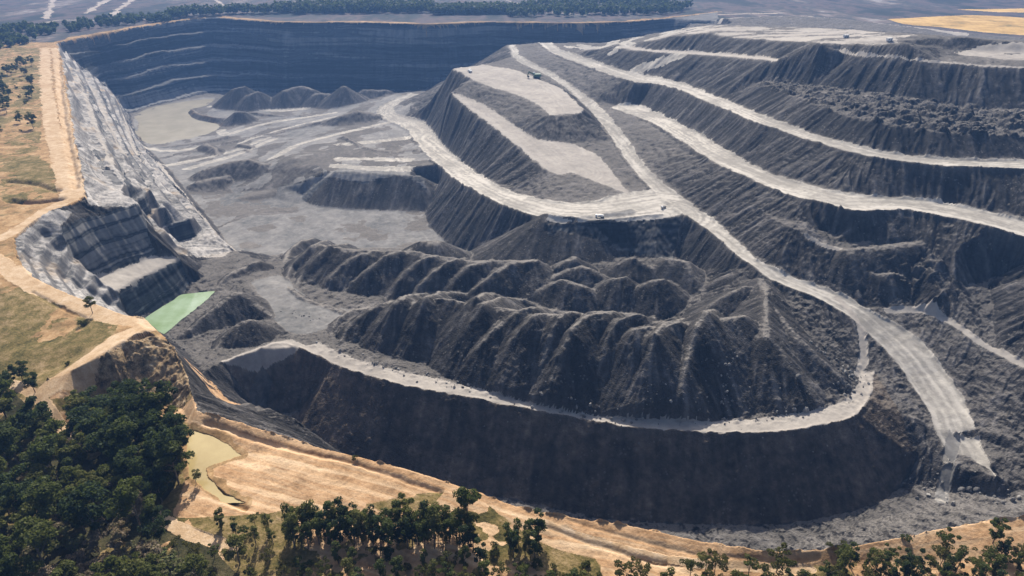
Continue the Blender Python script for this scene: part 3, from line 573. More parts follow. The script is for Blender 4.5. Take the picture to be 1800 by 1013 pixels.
# ------------------------------------------------------------------ fine relief: gullies run down the slopes (noise averaged along the fall line)
Zs = blur(Z, 6)
gx, gy = np.gradient(Zs, axis=1), np.gradient(Zs, axis=0)
sx = gx/dxc; sy = (gy-sx*dxr)/dyr; sl = np.hypot(sx, sy)+1e-6; ux, uy = sx/sl, sy/sl
def lic(N, step, n):
    acc = np.zeros_like(N); tot = 0
    for k in range(-n, n+1):
        w = 1-abs(k)/(n+1)
        r, c = gi(GX+ux*step*k, GY+uy*step*k)
        r = np.clip(np.rint(r), 0, NY-1).astype(np.int32); c = np.clip(np.rint(c), 0, NX-1).astype(np.int32)
        acc += w*N[r, c]; tot += w
    return acc/tot
n1 = lic(vnoise(GX/2.0, GY/2.0, 61), 1.5, 7); n1 /= n1.std()
n2 = lic(vnoise(GX/5.5, GY/5.5, 62), 3.0, 9); n2 /= n2.std()
n3 = lic(vnoise(GX/1.0, GY/1.0, 63), .7, 6); n3 /= n3.std()
steep = sst(.22, .55, sl)
rough = np.isin(REG, [RID['spoil_slope'], RID['dump_face']]).astype(float)
wallm = np.isin(REG, [RID['highwall']]).astype(float)
pond = np.zeros((NY, NX), bool)
for nm in ('fp', 'yp'): pond |= mask_poly(LINES[nm])
nat = np.isin(REG, [RID['undergrowth'], RID['ground'], RID['grass'], RID['sand_bank']]).astype(float)
lump = fbm(GX/3.2, GY/3.2, 4, 71); lump2 = fbm(GX/16, GY/16, 3, 72)
big = np.clip(GY/350, .6, 1.35)
nfm = blur(mask_poly(two('nd_c', 'nd_t')).astype(float), 8); nface = 1-.9*blur(mask_poly(two('nd_c', 'nd_t')).astype(float), 8)
dz = rough*steep*nface*(.45*n1+.60*n2*big+.20*n3)*np.where(HID >= 0, .28, 1.0)+rough*(1-steep)*(.55*lump+.8*lump2)+rough*.25*lump
dz += wallm*(.35*n1+.5*lump)
dz += nat*(.22*lump+.5*lump2)+(REG == RID['rocky_bank'])*(1.5*fbm(GX/3.5, GY/3.5, 4, 73)+.6*n1+.9*np.abs(fbm(GX/1.3, GY/1.3, 3, 78)))
dz += (REG == RID['end_wall'])*(1.0*lump+.9*lump2+.5*n2)+np.isin(REG, [RID['pit_floor'], RID['bench']])*(.22*lump+.35*lump2)
dz += (REG == RID['haul_road'])*(.08*lump)
# broken rock on the upper right bench and in the slot
rb = mask_poly(two('rb_f', 'rb_b')) | mask_poly(pp([(1575, 415), (1640, 400), (1690, 415), (1640, 425)], -8))
dz += rb*(2.6*np.abs(fbm(GX/6, GY/6, 4, 74))*2-.6)
ft = np.exp(-(mask_line(LINES['nd_i'], 12)/4.5)**2)+.5*np.exp(-(mask_line(LINES['nd_t'], 14)/6)**2)
dz += ft*.7*np.clip(fbm(GX/2.2, GY/2.2, 3, 75), -.1, 1)
dz += SLOT*(1.0*np.abs(fbm(GX/4, GY/4, 4, 122))+.4*lump)
GZ_ = Z.copy(); near = sst(420, 300, GY); dz += rough*near*(.26*fbm(GX/1.2, GY/1.2, 3, 160)+.30*np.clip(fbm(GX/2.6, GY/2.6, 3, 161)-.12, 0, 1)*3*(.4+.6*sst(0, .3, fbm(GX/18, GY/18, 2, 162))))
dz[pond] = -.4
Z += dz
for pl, zw in WATERS:
    m = mask_poly(pp(pl, zw)) & (Z < zw+5); Z[m] = zw-.35
gx, gy = np.gradient(Z, axis=1), np.gradient(Z, axis=0); fx = gx/dxc; fy = (gy-fx*dxr)/dyr
NRM = np.stack([-fx, -fy, np.ones_like(fx)], -1); NRM /= np.linalg.norm(NRM, axis=-1, keepdims=True); NRM = NRM.reshape(-1, 3).astype(np.float32)
STREAK = (.5+(.18*n1+.16*n2+.14*n3)*(1-.65*nfm)+nfm*(.22*fbm(GX/5, GZ_/4, 3, 163)+.12)).astype(np.float32)
roads = np.isin(REG, [RID['haul_road'], RID['bench'], RID['pit_floor']]).astype(float)
crest = blur(CREST_LIGHT*(HID >= 0), 1)
DUST_AND_LIGHT = (np.clip(blur(roads, 5)*.9+blur(roads, 30)*.8, 0, 1)+1.3*crest*(.75+.5*fbm(GX/4, GY/4, 3, 120))+1.1*blur(SLOT.astype(float), 6)*(.7+.6*fbm(GX/5, GY/5, 4, 121))).astype(np.float32)  # road and slot dust, plus pale bands painting sunlight onto heap crests

# bare dark spoil without dust: the backs of the right dump and the broken rock bench
BK = mask_poly(pp([(1590, 74), (1650, 78), (1720, 84), (1960, 92), (1960, 110), (1720, 100), (1640, 100)], 38)) & (REG == 0)
DUST_AND_LIGHT = np.where(BK, -.5, DUST_AND_LIGHT)
BK = (mask_poly(pp([(1200, 52), (1260, 44), (1330, 44), (1450, 48), (1560, 56), (1620, 66), (1960, 84), (1960, 40), (1690, 52), (1500, 20), (1210, 25)], 25)) & (GX > 150) & (GY > 480) & (REG == 0) & (HID < 0))
DUST_AND_LIGHT = np.where(BK, -.75+.5*fbm(GX/30, GY/12, 3, 140), DUST_AND_LIGHT).astype(np.float32)
for pl, z in (([(1078, 84), (1105, 80), (1092, 72), (1120, 66)], 8), ([(1142, 68), (1185, 65), (1170, 57), (1200, 51)], 15), ([(1120, 84), (1200, 88)], 18), ([(1000, 78), (1060, 96), (1080, 82), (1020, 76)], -6)):
    m = mask_line(tr_(pl, z), 20) < 7; REG[m & (HID < 0)] = RID['haul_road']
for pl, z in (([(1230, 33), (1300, 29), (1365, 27)], 7), ([(1405, 27), (1500, 34), (1550, 40), (1610, 47), (1690, 59)], 8), ([(1500, 78), (1590, 74)], 36)):
    m = mask_line(tr_(pl, z), 20) < 8; REG[m & (HID < 0)] = RID['bench']

m = mask_poly(pp([(497, 290), (502, 352), (566, 349), (566, 276), (530, 276)], -60)); REG[m & (HID < 0)] = RID['pit_floor']; DUST_AND_LIGHT[m] = .3
for pl, z, w in (([(420, 330), (480, 318), (560, 330)], -69, 5), ([(380, 400), (430, 380), (520, 372)], -70, 4), ([(280, 285), (330, 268), (385, 262)], -80, 5), ([(400, 225), (440, 215), (500, 212)], -84, 4)):
    m = (mask_line(tr_(pl, z), 20) < w*(.7+.9*fbm(GX/8, GY/8, 3, 150))) & (REG == RID['pit_floor']); REG[m] = RID['spoil_slope']; DUST_AND_LIGHT[m] = -.2
for pl, z, w in (([(600, 252), (650, 248), (715, 240)], -57, 8), ([(600, 280), (650, 281), (715, 284)], -54, 6), ([(400, 178), (430, 186), (520, 195)], -86, 5), ([(268, 262), (310, 266), (350, 258)], -82, 8), ([(420, 246), (480, 228), (585, 205)], -76, 4), ([(290, 295), (340, 283), (420, 262), (470, 245)], -77, 6)):
    m = (mask_line(tr_(pl, z), 24) < w*(.85+.5*fbm(GX/10, GY/10, 2, 151))) & np.isin(REG, [RID['pit_floor'], RID['spoil_slope']]) & (HID < 0); REG[m] = RID['haul_road']

m = mask_line(tr_([(1390, 128), (1480, 134), (1560, 141), (1660, 150), (1800, 160), (1900, 166)], 30), 10) < 1.6*(.5+1.2*fbm(GX/12, GY/12, 2, 181)); DUST_AND_LIGHT[m & (REG == 0)] = 1.2

m = (REG == RID['pit_floor']) & (GY > 520) & (HID < 0) & (fbm(GX/26, GY/34, 4, 191) > .13); REG[m] = RID['spoil_slope']; DUST_AND_LIGHT[m] = -.05
m = (REG == RID['pit_floor']) & (GY > 360) & (GY <= 520) & (HID < 0) & (fbm(GX/22, GY/16, 4, 192) > .27); REG[m] = RID['spoil_slope']; DUST_AND_LIGHT[m] = .35

DUST_AND_LIGHT = (DUST_AND_LIGHT+np.where(HID >= 0, .10+.22*np.clip(fbm(GX/7, GY/7, 4, 211), 0, 1), 0)).astype(np.float32)
# ------------------------------------------------------------------ materials
def new_mat(name):
    m = bpy.data.materials.new(name); m.use_nodes = True; nt = m.node_tree; nt.nodes.clear()
    o = nt.nodes.new('ShaderNodeOutputMaterial'); b = nt.nodes.new('ShaderNodeBsdfPrincipled'); nt.links.new(b.outputs[0], o.inputs[0])
    b.inputs['Roughness'].default_value = .95; b.inputs['Specular IOR Level'].default_value = .15
    return m, nt, b
class NT:
    def __init__(s, nt): s.nt = nt
    def n(s, t, **k):
        n = s.nt.nodes.new(t)
        for a, v in k.items():
            if a.startswith('i_'): 
                key = a[2:].replace('_', ' '); n.inputs[int(key) if key.isdigit() else key].default_value = v
            else: setattr(n, a, v)
        return n
    def l(s, a, b): s.nt.links.new(a, b)
    def noise(s, scale, detail=6, rough=.6, vec=None):
        n = s.n('ShaderNodeTexNoise'); n.inputs['Scale'].default_value = scale; n.inputs['Detail'].default_value = detail; n.inputs['Roughness'].default_value = rough
        if vec is None:
            vec = s.pos()
        s.l(vec, n.inputs['Vector']); return n.outputs['Fac']
    def pos(s):
        if not hasattr(s, '_p'): s._p = s.n('ShaderNodeNewGeometry')
        return s._p.outputs['Position']
    def ramp(s, fac, stops):
        r = s.n('ShaderNodeValToRGB'); e = r.color_ramp.elements
        while len(e) < len(stops): e.new(.5)
        for q, (p, c) in zip(e, stops): q.position = p; q.color = (*c, 1) if len(c) == 3 else c
        s.l(fac, r.inputs[0]); return r.outputs[0]
    def mix(s, fac, a, b, mode='MIX'):
        m = s.n('ShaderNodeMix', data_type='RGBA', blend_type=mode)
        for v, k in ((fac, 0), (a, 6), (b, 7)):
            if isinstance(v, (int, float)): m.inputs[k].default_value = v
            elif isinstance(v, tuple): m.inputs[k].default_value = (*v, 1)
            else: s.l(v, m.inputs[k])
        return m.outputs[2]
    def math(s, op, a, b=None, clamp=False):
        m = s.n('ShaderNodeMath', operation=op); m.use_clamp = clamp
        for v, k in ((a, 0), (b, 1)):
            if v is None: continue
            if isinstance(v, (int, float)): m.inputs[k].default_value = v
            else: s.l(v, m.inputs[k])
        return m.outputs[0]
    def mr(s, v, a, b, c=0, d=1):
        m = s.n('ShaderNodeMapRange'); s.l(v, m.inputs[0])
        for k, x in ((1, a), (2, b), (3, c), (4, d)): m.inputs[k].default_value = x
        return m.outputs[0]
    def attr(s, name): return s.n('ShaderNodeAttribute', attribute_name=name).outputs['Fac']
    def bump(s, h, b, strength=.5, dist=.3):
        u = s.n('ShaderNodeBump'); u.inputs['Strength'].default_value = strength; u.inputs['Distance'].default_value = dist
        s.l(h, u.inputs['Height']); s.l(u.outputs[0], b.inputs['Normal'])
def slope_z(T):
    g = T.n('ShaderNodeSeparateXYZ'); T.pos(); T.l(T._p.outputs['Normal'], g.inputs[0]); return g.outputs[2]
MAT = {}
def spoil_mat(name, dark, mid, dusty, wall=False):
    m, nt, b = new_mat(name); T = NT(nt)
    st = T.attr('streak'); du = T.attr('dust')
    n = T.noise(.35, 8, .7); n2 = T.noise(.05, 4, .6); n3 = T.noise(1.6, 3, .6)
    f = T.math('ADD', T.math('ADD', T.math('MULTIPLY', T.math('SUBTRACT', st, .5), 1.0), .42), T.math('MULTIPLY', T.math('SUBTRACT', n, .5), 1.3))
    f = T.math('ADD', f, T.math('MULTIPLY', T.math('SUBTRACT', n2, .5), .9))
    c = T.ramp(f, [(.12, dark), (.5, mid), (.78, tuple(x*2.0 for x in mid)), (1.0, tuple(x*3.6 for x in mid))])
    # dust lies on gentle ground and near roads; on heap crests it paints sunlight
    flat = T.mr(slope_z(T), .88, .985)
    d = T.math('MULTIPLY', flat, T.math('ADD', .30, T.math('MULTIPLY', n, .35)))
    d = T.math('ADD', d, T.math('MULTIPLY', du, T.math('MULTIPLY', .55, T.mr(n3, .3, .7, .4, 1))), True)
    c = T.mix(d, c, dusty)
    # pale stones
    v = T.n('ShaderNodeTexVoronoi', feature='F1'); v.inputs['Scale'].default_value = .55; T.l(T.pos(), v.inputs['Vector'])
    stn = T.math('MULTIPLY', T.math('LESS_THAN', v.outputs['Distance'], .23), T.math('GREATER_THAN', T.noise(.09, 3, .6), .56))
    c = T.mix(T.math('MULTIPLY', stn, .5), c, tuple(x*.85 for x in dusty))
    T.l(c, b.inputs['Base Color']); T.bump(T.math('ADD', n, n3), b, .9, .7)
    MAT[name] = m; return m
spoil_mat('spoil_slope', (.012, .0115, .012), (.043, .040, .039), (.235, .215, .195))
spoil_mat('dump_face', (.018, .014, .011), (.068, .053, .041), (.23, .20, .17))
def wall_mat():
    m, nt, b = new_mat('highwall'); T = NT(nt)
    s = T.n('ShaderNodeSeparateXYZ'); T.l(T.pos(), s.inputs[0])
    w = T.noise(.02, 3, .5); zz_ = T.math('ADD', s.outputs[2], T.math('MULTIPLY', w, 9))
    zc = T.n('ShaderNodeCombineXYZ'); T.l(zz_, zc.inputs[2]); T.l(T.math('MULTIPLY', s.outputs[0], .03), zc.inputs[0])
    st = T.mr(T.noise(.085, 3, .75, zc.outputs[0]), .40, .60); n = T.noise(.15, 6, .65)
    f = T.math('ADD', T.math('MULTIPLY', st, .8), T.math('MULTIPLY', T.math('SUBTRACT', T.attr('streak'), .5), .22)); f = T.math('ADD', f, T.math('MULTIPLY', T.math('SUBTRACT', n, .5), .45))
    c = T.ramp(f, [(.08, (.007, .009, .012)), (.3, (.024, .028, .034)), (.48, (.07, .075, .08)), (.62, (.03, .033, .04)), (.74, (.13, .13, .13)), (.88, (.22, .21, .20))])
    c = T.mix(T.math('MULTIPLY', T.mr(slope_z(T), .75, .96), .55), c, (.25, .24, .23))
    T.l(c, b.inputs['Base Color']); T.bump(f, b, .6, .8); MAT['highwall'] = m
wall_mat()
def ground_mat(name, stops, scale=.12, fine=(.9, 1.1), bump=.4, patch=None, ruts=0):
    m, nt, b = new_mat(name); T = NT(nt)
    n = T.noise(scale, 7, .68); n2 = T.noise(scale*7, 5, .65); n3 = T.noise(scale*.22, 3, .5)
    f = T.math('ADD', T.math('MULTIPLY', n, .55), T.math('ADD', T.math('MULTIPLY', n2, .25), T.math('MULTIPLY', n3, .25)))
    c = T.ramp(f, stops)
    if patch: c = T.mix(T.mr(T.noise(scale*.8, 6, .7), patch[1], patch[2], 0, patch[3]), c, patch[0])
    if ruts:
        st = T.attr('along'); c = T.mix(T.mr(st, .5, .72, 0, ruts), c, tuple(x*.55 for x in stops[-1][1]))
        c = T.mix(T.mr(st, .47, .25, 0, ruts), c, tuple(min(.8, x*1.15) for x in stops[-1][1]))
    T.l(c, b.inputs['Base Color']); T.bump(T.math('ADD', n2, n), b, bump, .4); MAT[name] = m
ground_mat('haul_road', [(.3, (.20, .187, .168)), (.5, (.335, .312, .28)), (.7, (.45, .418, .375))], .16, bump=.4, patch=((.19, .175, .155), .50, .68, .6), ruts=.85)
ground_mat('bench', [(.3, (.20, .18, .165)), (.5, (.33, .30, .27)), (.72, (.44, .40, .355))], .08, bump=.3, ruts=.3)
ground_mat('pit_floor', [(.34, (.06, .06, .062)), (.45, (.13, .128, .125)), (.55, (.20, .192, .185)), (.68, (.30, .285, .265))], .05, bump=.4, ruts=.3)
def pale_wall():
    m, nt, b = new_mat('end_wall'); T = NT(nt); s = T.n('ShaderNodeSeparateXYZ'); T.l(T.pos(), s.inputs[0])
    zz_ = T.math('ADD', s.outputs[2], T.math('MULTIPLY', T.noise(.03, 3, .5), 14)); zc = T.n('ShaderNodeCombineXYZ'); T.l(zz_, zc.inputs[2]); T.l(T.math('MULTIPLY', s.outputs[1], .02), zc.inputs[1])
    st = T.noise(.5, 5, .75, zc.outputs[0]); n = T.noise(.45, 7, .75); n2 = T.noise(.04, 4, .6)
    f = T.math('ADD', T.math('MULTIPLY', st, .55), T.math('ADD', T.math('MULTIPLY', n, .35), T.math('MULTIPLY', T.attr('streak'), .12)))
    c = T.ramp(f, [(.38, (.06, .06, .062)), (.46, (.17, .165, .16)), (.54, (.33, .31, .295)), (.64, (.50, .47, .44)), (.74, (.66, .61, .55))])
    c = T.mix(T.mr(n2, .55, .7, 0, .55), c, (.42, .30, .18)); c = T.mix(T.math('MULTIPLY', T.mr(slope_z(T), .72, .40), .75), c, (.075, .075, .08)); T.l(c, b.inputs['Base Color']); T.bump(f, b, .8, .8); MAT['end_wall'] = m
pale_wall()
ground_mat('ground', [(.34, (.09, .06, .025)), (.45, (.21, .13, .06)), (.55, (.36, .225, .11)), (.68, (.52, .38, .23))], .16, patch=((.11, .095, .04), .52, .68, .75))
ground_mat('sand_bank', [(.34, (.14, .075, .035)), (.44, (.29, .17, .085)), (.53, (.44, .27, .145)), (.63, (.55, .36, .21)), (.74, (.66, .50, .33))], .16, bump=.7, ruts=.6)
ground_mat('grass', [(.36, (.03, .03, .010)), (.44, (.08, .07, .022)), (.51, (.15, .115, .04)), (.58, (.25, .18, .085)), (.68, (.40, .29, .175))], .22, bump=.8)
ground_mat('undergrowth', [(.36, (.012, .014, .007)), (.48, (.035, .036, .015)), (.58, (.075, .065, .03)), (.70, (.14, .11, .06))], .3, bump=.8)
ground_mat('dirt_track', [(.34, (.27, .165, .085)), (.5, (.45, .315, .19)), (.66, (.60, .465, .33))], .25, bump=.5)
ground_mat('rocky_bank', [(.38, (.025, .024, .022)), (.46, (.12, .09, .055)), (.52, (.26, .18, .10)), (.59, (.42, .31, .19)), (.68, (.62, .54, .42))], .45, bump=1.0)
ground_mat('far_track', [(.35, (.2, .17, .15)), (.6, (.42, .36, .31))], .05)
ground_mat('far_field', [(.38, (.12, .11, .035)), (.47, (.42, .26, .08)), (.56, (.58, .38, .14)), (.68, (.66, .46, .22))], .03)
def plain_mat():
    m, nt, b = new_mat('plain'); T = NT(nt)
    mp = T.n('ShaderNodeMapping'); mp.inputs['Scale'].default_value = (1, .45, 1); T.l(T.pos(), mp.inputs[0])
    n = T.noise(.011, 6, .6, mp.outputs[0]); n2 = T.noise(.05, 5, .65)
    f = T.math('ADD', T.math('MULTIPLY', n, .8), T.math('MULTIPLY', n2, .2))
    c = T.ramp(f, [(.34, (.010, .018, .022)), (.44, (.022, .03, .034)), (.50, (.10, .075, .075)), (.55, (.035, .042, .046)), (.61, (.15, .12, .11)), (.68, (.32, .31, .31))])
    T.l(c, b.inputs['Base Color']); MAT['plain'] = m
plain_mat()
def water_mat(name, col, col2, rough=.12):
    m, nt, b = new_mat(name); T = NT(nt); b.inputs['Roughness'].default_value = rough; b.inputs['Specular IOR Level'].default_value = .5
    c = T.mix(T.mr(T.noise(.045, 6, .65), .38, .62), col, col2); T.l(c, b.inputs['Base Color'])
    T.bump(T.noise(1.2, 3, .5), b, .08, .1); MAT[name] = m

# ------------------------------------------------------------------ terrain objects out of the grid
along = vnoise(GX/40, GY/40, 90)
def road_along():
    """lanes of wheel dust: noise drawn out along each road"""
    A = fbm(GX/3, GY/3, 3, 91)*.35+.5
    for nm in ('road_l', 'r1_f', 'r2_f', 'ramp_l', 'b2_l'):
        d = mask_line(LINES[nm], 34); m = d < 34
        s = np.cumsum(np.r_[0, np.hypot(*np.diff(LINES[nm][:, :2], axis=0).T)])
        A[m] = .5+.42*fbm(d[m]/1.5, (GX[m]+GY[m])/45, 3, 92)+.22*fbm(GX[m]/2, GY[m]/2, 3, 93)+.22*fbm(GX[m]/22, GY[m]/22, 2, 95)
    d = mask_line(LINES['rim_n'], 45); m = (d < 45) & (REG == RID['sand_bank']); A[m] = .5+.42*fbm(d[m]/1.3, GX[m]/30, 3, 94)
    return A
ALONG = road_along().astype(np.float32)
def far_y(y): return y
VCO = np.stack([GX, GY, Z], -1).reshape(-1, 3)
FI = (np.arange(NY-1)[:, None]*NX+np.arange(NX-1)[None, :])
FREG = REG[:-1, :-1].copy(); FH = np.where((HID[:-1, :-1] >= 0) & np.isin(FREG, [RID['spoil_slope'], RID['bench'], RID['pit_floor']]), HID[:-1, :-1], -1)
def link(o, parent=None):
    COL.objects.link(o)
    if parent: o.parent = parent
    return o
def mesh_np(name, co, faces, mat, smooth=True, attrs=None):
    me = bpy.data.meshes.new(name); nf, k = faces.shape
    me.vertices.add(len(co)); me.vertices.foreach_set('co', np.ascontiguousarray(co, np.float32).ravel())
    me.loops.add(nf*k); me.loops.foreach_set('vertex_index', faces.astype(np.int32).ravel())
    me.polygons.add(nf); me.polygons.foreach_set('loop_start', np.arange(0, nf*k, k, dtype=np.int32))
    for a, v in (attrs or {}).items():
        me.attributes.new(a, 'FLOAT', 'POINT').data.foreach_set('value', np.ascontiguousarray(v, np.float32))
    me.update(calc_edges=True); me.materials.append(mat)
    me.polygons.foreach_set('use_smooth', np.full(nf, smooth)); 
    return me
def grid_obj(name, fm, mat, base=None, skirt=0):
    a = FI[fm]; F = np.stack([a, a+1, a+NX+1, a+NX], 1)
    co = VCO if base is None else base
    used, inv = np.unique(F, return_inverse=True); inv = inv.reshape(F.shape); P = co[used]; at_ = {'streak': STREAK.ravel()[used], 'dust': DUST_AND_LIGHT.ravel()[used], 'along': ALONG.ravel()[used]}  # dust attribute also carries the sunlight painted on heap crests
    if skirt:
        ed = np.concatenate([inv[:, [0, 1]], inv[:, [1, 2]], inv[:, [2, 3]], inv[:, [3, 0]]])
        key = np.sort(ed, 1); kk = key[:, 0].astype(np.int64)*len(used)+key[:, 1]; u, i0, cnt = np.unique(kk, return_index=True, return_counts=True); be = ed[i0[cnt == 1]]
        nb = len(P); low = P.copy(); low[:, 2] = np.minimum(BASEZ.ravel()[used], P[:, 2])-skirt
        bv = np.unique(be); mp = np.full(nb, -1); mp[bv] = nb+np.arange(len(bv)); P = np.concatenate([P, low[bv]])
        inv = np.concatenate([inv, np.stack([be[:, 1], be[:, 0], mp[be[:, 0]], mp[be[:, 1]]], 1)])
        at_ = {k: np.concatenate([v, v[bv]]) for k, v in at_.items()}
    nn = NRM[used]
    if skirt: nn = np.concatenate([nn, nn[bv]])
    me = mesh_np(name, P, inv, mat, True, at_); me.normals_split_custom_set_from_vertices(nn)
    return link(bpy.data.objects.new(name, me))
BASEZ = BASE+np.minimum(0, dz)-.3
NAMES = {'spoil_slope': ('dark spoil slopes of the pit', 'spoil slope'), 'ground': ('brown earth of the plateau around the pit', 'ground'), 'haul_road': ('pale haul roads winding through the pit', 'road'),
         'bench': ('pale dusty benches along the dumps', 'bench'), 'pit_floor': ('light grey floor of the pit', 'pit floor'), 'highwall': ('dark banded highwall of the pit', 'rock face'),
         'end_wall': ('pale grey stepped wall along the left side of the pit', 'rock face'), 'grass': ('dry green and brown grass on the plateau', 'grass'), 'dirt_track': ('sandy tracks along the pit edge', 'track'),
         'rocky_bank': ('brown rocky bank below the sandy track', 'rock face'), 'sand_bank': ('orange sand bank along the near pit edge', 'sand'), 'far_track': ('pale tracks on the far plain', 'track'), 'undergrowth': ('dark undergrowth below the trees at lower left', 'undergrowth'), 'dump_face': ('dark brown tipped face of the near dump', 'spoil slope'), 'far_field': ('tan dry fields beyond the right dump', 'field'),
         'plain': ('hazy plain beyond the pit', 'plain')}
OBJNAME = {'rocky_bank': 'rocky_bank', 'grass': 'grass'}
def biggest(M):
    r = np.where(M.any(1))[0]; c = np.where(M.any(0))[0]; S = M[r[0]:r[-1]+1, c[0]:c[-1]+1]; lab = np.where(S, np.arange(1, S.size+1).reshape(S.shape), 0)
    while True:
        P = np.pad(lab, 1); q = np.maximum.reduce([P[1:-1, 1:-1], P[:-2, 1:-1], P[2:, 1:-1], P[1:-1, :-2], P[1:-1, 2:]]); q[~S] = 0
        if (q == lab).all(): break
        lab = q
    v, n = np.unique(lab[lab > 0], return_counts=True); out = np.zeros_like(M); out[r[0]:r[-1]+1, c[0]:c[-1]+1] = lab == v[n.argmax()]; return out
for hi in range(len(HEAPS)):
    m = FH == hi
    if m.any(): FH[m & ~biggest(m)] = -1
for n in REG_NAMES:
    fm = (FREG == RID[n]) & (FH < 0)
    if not fm.any(): continue
    o = grid_obj(n, fm, MAT[n]); o['kind'] = 'structure'; o['label'], o['category'] = NAMES[n]
fm = FH >= 0
vb = VCO.copy(); vb[:, 2] = np.minimum(BASEZ.ravel(), VCO[:, 2]-.5)
o = grid_obj('dump_floor', fm, MAT['spoil_slope'], vb); o['kind'] = 'structure'; o['label'] = 'dark ground under the spoil heaps'; o['category'] = 'ground'
for hi, (label, pts, side, r, cat, group, ride) in enumerate(HEAPS):
    fm = FH == hi
    if fm.sum() < 6: print('heap hidden', hi, label); continue
    o = grid_obj('coal_heap' if 'coal' in cat else 'spoil_heap', fm, MAT['spoil_slope'], skirt=1.0); o['label'] = label; o['category'] = cat
    if group: o['group'] = group
def sheet(name, P, z, mat, label, cat):
    me = bpy.data.meshes.new(name); me.from_pydata([(p[0], p[1], z) for p in P], [], [list(range(len(P)))]); me.materials.append(mat); me.update()
    o = link(bpy.data.objects.new(name, me)); o['kind'] = 'structure'; o['label'] = label; o['category'] = cat; return o
# far sheets that carry the plain to the horizon and past the sides of the picture
def strip(name, mat, label, xs, ys, z):
    X, Y = np.meshgrid(xs, ys); n, k = X.shape; i = (np.arange(n-1)[:, None]*k+np.arange(k-1)).ravel()
    me = mesh_np(name, np.stack([X, Y, np.full(X.shape, z)], -1).reshape(-1, 3), np.stack([i, i+1, i+k+1, i+k], 1), mat)
    o = link(bpy.data.objects.new(name, me)); o['kind'] = 'structure'; o['label'] = label; o['category'] = 'plain'; return o
strip('plain', MAT['plain'], 'hazy flat land stretching to the horizon', np.linspace(-9000, 9000, 40), np.linspace(YS[-1]-.5, 12000, 40), -.15)
water_mat('green_water', (.20, .29, .14), (.33, .43, .30), .1); water_mat('grey_water', (.37, .335, .26), (.44, .40, .32), .15); water_mat('yellow_water', (.33, .25, .11), (.44, .35, .17), .12); water_mat('blue_water', (.2, .22, .27), (.26, .28, .33), .3)
def water(pts, z, mat, label):
    sheet('pond_water', [(q[0]+.9*fbm(np.float64(q[0]/5), np.float64(q[1]/5), 3, 7), q[1]+.9*fbm(np.float64(q[0]/5), np.float64(q[1]/5), 3, 8), z) for q in [at(x, y, z) for x, y in spline(list(pts)+[pts[0]], 4)][:-1]], z, MAT[mat], label, 'pond')
water([(246, 572), (256, 557), (290, 537), (320, 518), (345, 515), (380, 512), (352, 537), (322, 560), (288, 588), (262, 600)], -49.3, 'green_water', 'pale green pond at the foot of the dark wall')
water([(p[0], p[1]) for p in [(231, 242), (236, 205), (268, 189), (330, 178), (375, 174), (362, 186), (334, 193), (343, 204), (368, 213), (388, 223), (362, 237), (310, 249), (260, 257)]], -87.3, 'grey_water', 'large grey green pond below the far highwall')
water([(333, 755), (375, 767), (405, 783), (426, 800), (400, 810), (380, 816), (364, 823), (367, 840), (378, 850), (399, 867), (432, 886), (405, 884), (374, 872), (349, 854), (331, 836), (327, 800)], -2.62, 'yellow_water', 'ochre yellow pond on the sand flat beside the woods')
water([(204, 693), (240, 696), (278, 710), (272, 724), (235, 720), (213, 710)], -8.4, 'blue_water', 'small blue grey pond between the trees and the rocky bank')
# ------------------------------------------------------------------ things standing on the ground
def ground(x, y):
    r, c = gi(x, y); r = float(np.clip(r, 0, NY-1.001)); c = float(np.clip(c, 0, NX-1.001)); i, j = int(r), int(c); a, b = r-i, c-j
    return float((Z[i, j]*(1-a)+Z[i+1, j]*a)*(1-b)+(Z[i, j+1]*(1-a)+Z[i+1, j+1]*a)*b)
def stand(px, py, z0=0.0):
    """where the line of sight through (px, py) meets the ground near height z0"""
    z = z0
    for _ in range(25):
        q = at(px, py, z); z = .5*z+.5*ground(q[0], q[1])
    q = at(px, py, z); return q[0], q[1], ground(q[0], q[1])
def leaf_mat(name, cols, var=.35):
    m, nt, b = new_mat(name); T = NT(nt); b.inputs['Roughness'].default_value = .7
    oi = T.n('ShaderNodeObjectInfo'); f = T.math('ADD', T.math('MULTIPLY', oi.outputs['Random'], .75), T.math('MULTIPLY', T.noise(.45, 4, .6), .5))
    c = T.ramp(f, [(.12+.8*i/(len(cols)-1), c) for i, c in enumerate(cols)]); c = T.mix(T.mr(T.noise(2.5, 3, .6), .35, .7), c, tuple(0.45*x for x in cols[len(cols)//2]))
    T.l(c, b.inputs['Base Color']); MAT[name] = m
    tl = T.n('ShaderNodeBsdfTranslucent'); T.l(T.mix(.5, c, (.16, .19, .03), 'ADD'), tl.inputs[0]); ms = T.n('ShaderNodeMixShader'); ms.inputs[0].default_value = .32
    out = [n for n in nt.nodes if n.type == 'OUTPUT_MATERIAL'][0]; T.l(b.outputs[0], ms.inputs[1]); T.l(tl.outputs[0], ms.inputs[2]); T.l(ms.outputs[0], out.inputs[0])
leaf_mat('gum_leaves', [(.03, .048, .018), (.06, .085, .026), (.11, .125, .035), (.17, .16, .05)])
leaf_mat('dark_leaves', [(.016, .032, .020), (.030, .054, .026), (.055, .08, .03)])
leaf_mat('grey_leaves', [(.17, .155, .10), (.30, .24, .17), (.36, .27, .20), (.13, .17, .06)])
leaf_mat('olive_leaves', [(.045, .055, .015), (.085, .085, .025), (.13, .11, .04)])
m_, nt_, b_ = new_mat('bark'); T_ = NT(nt_); T_.l(T_.ramp(T_.noise(1.5, 4, .6), [(.3, (.09, .075, .06)), (.7, (.25, .21, .17))]), b_.inputs['Base Color']); MAT['bark'] = m_
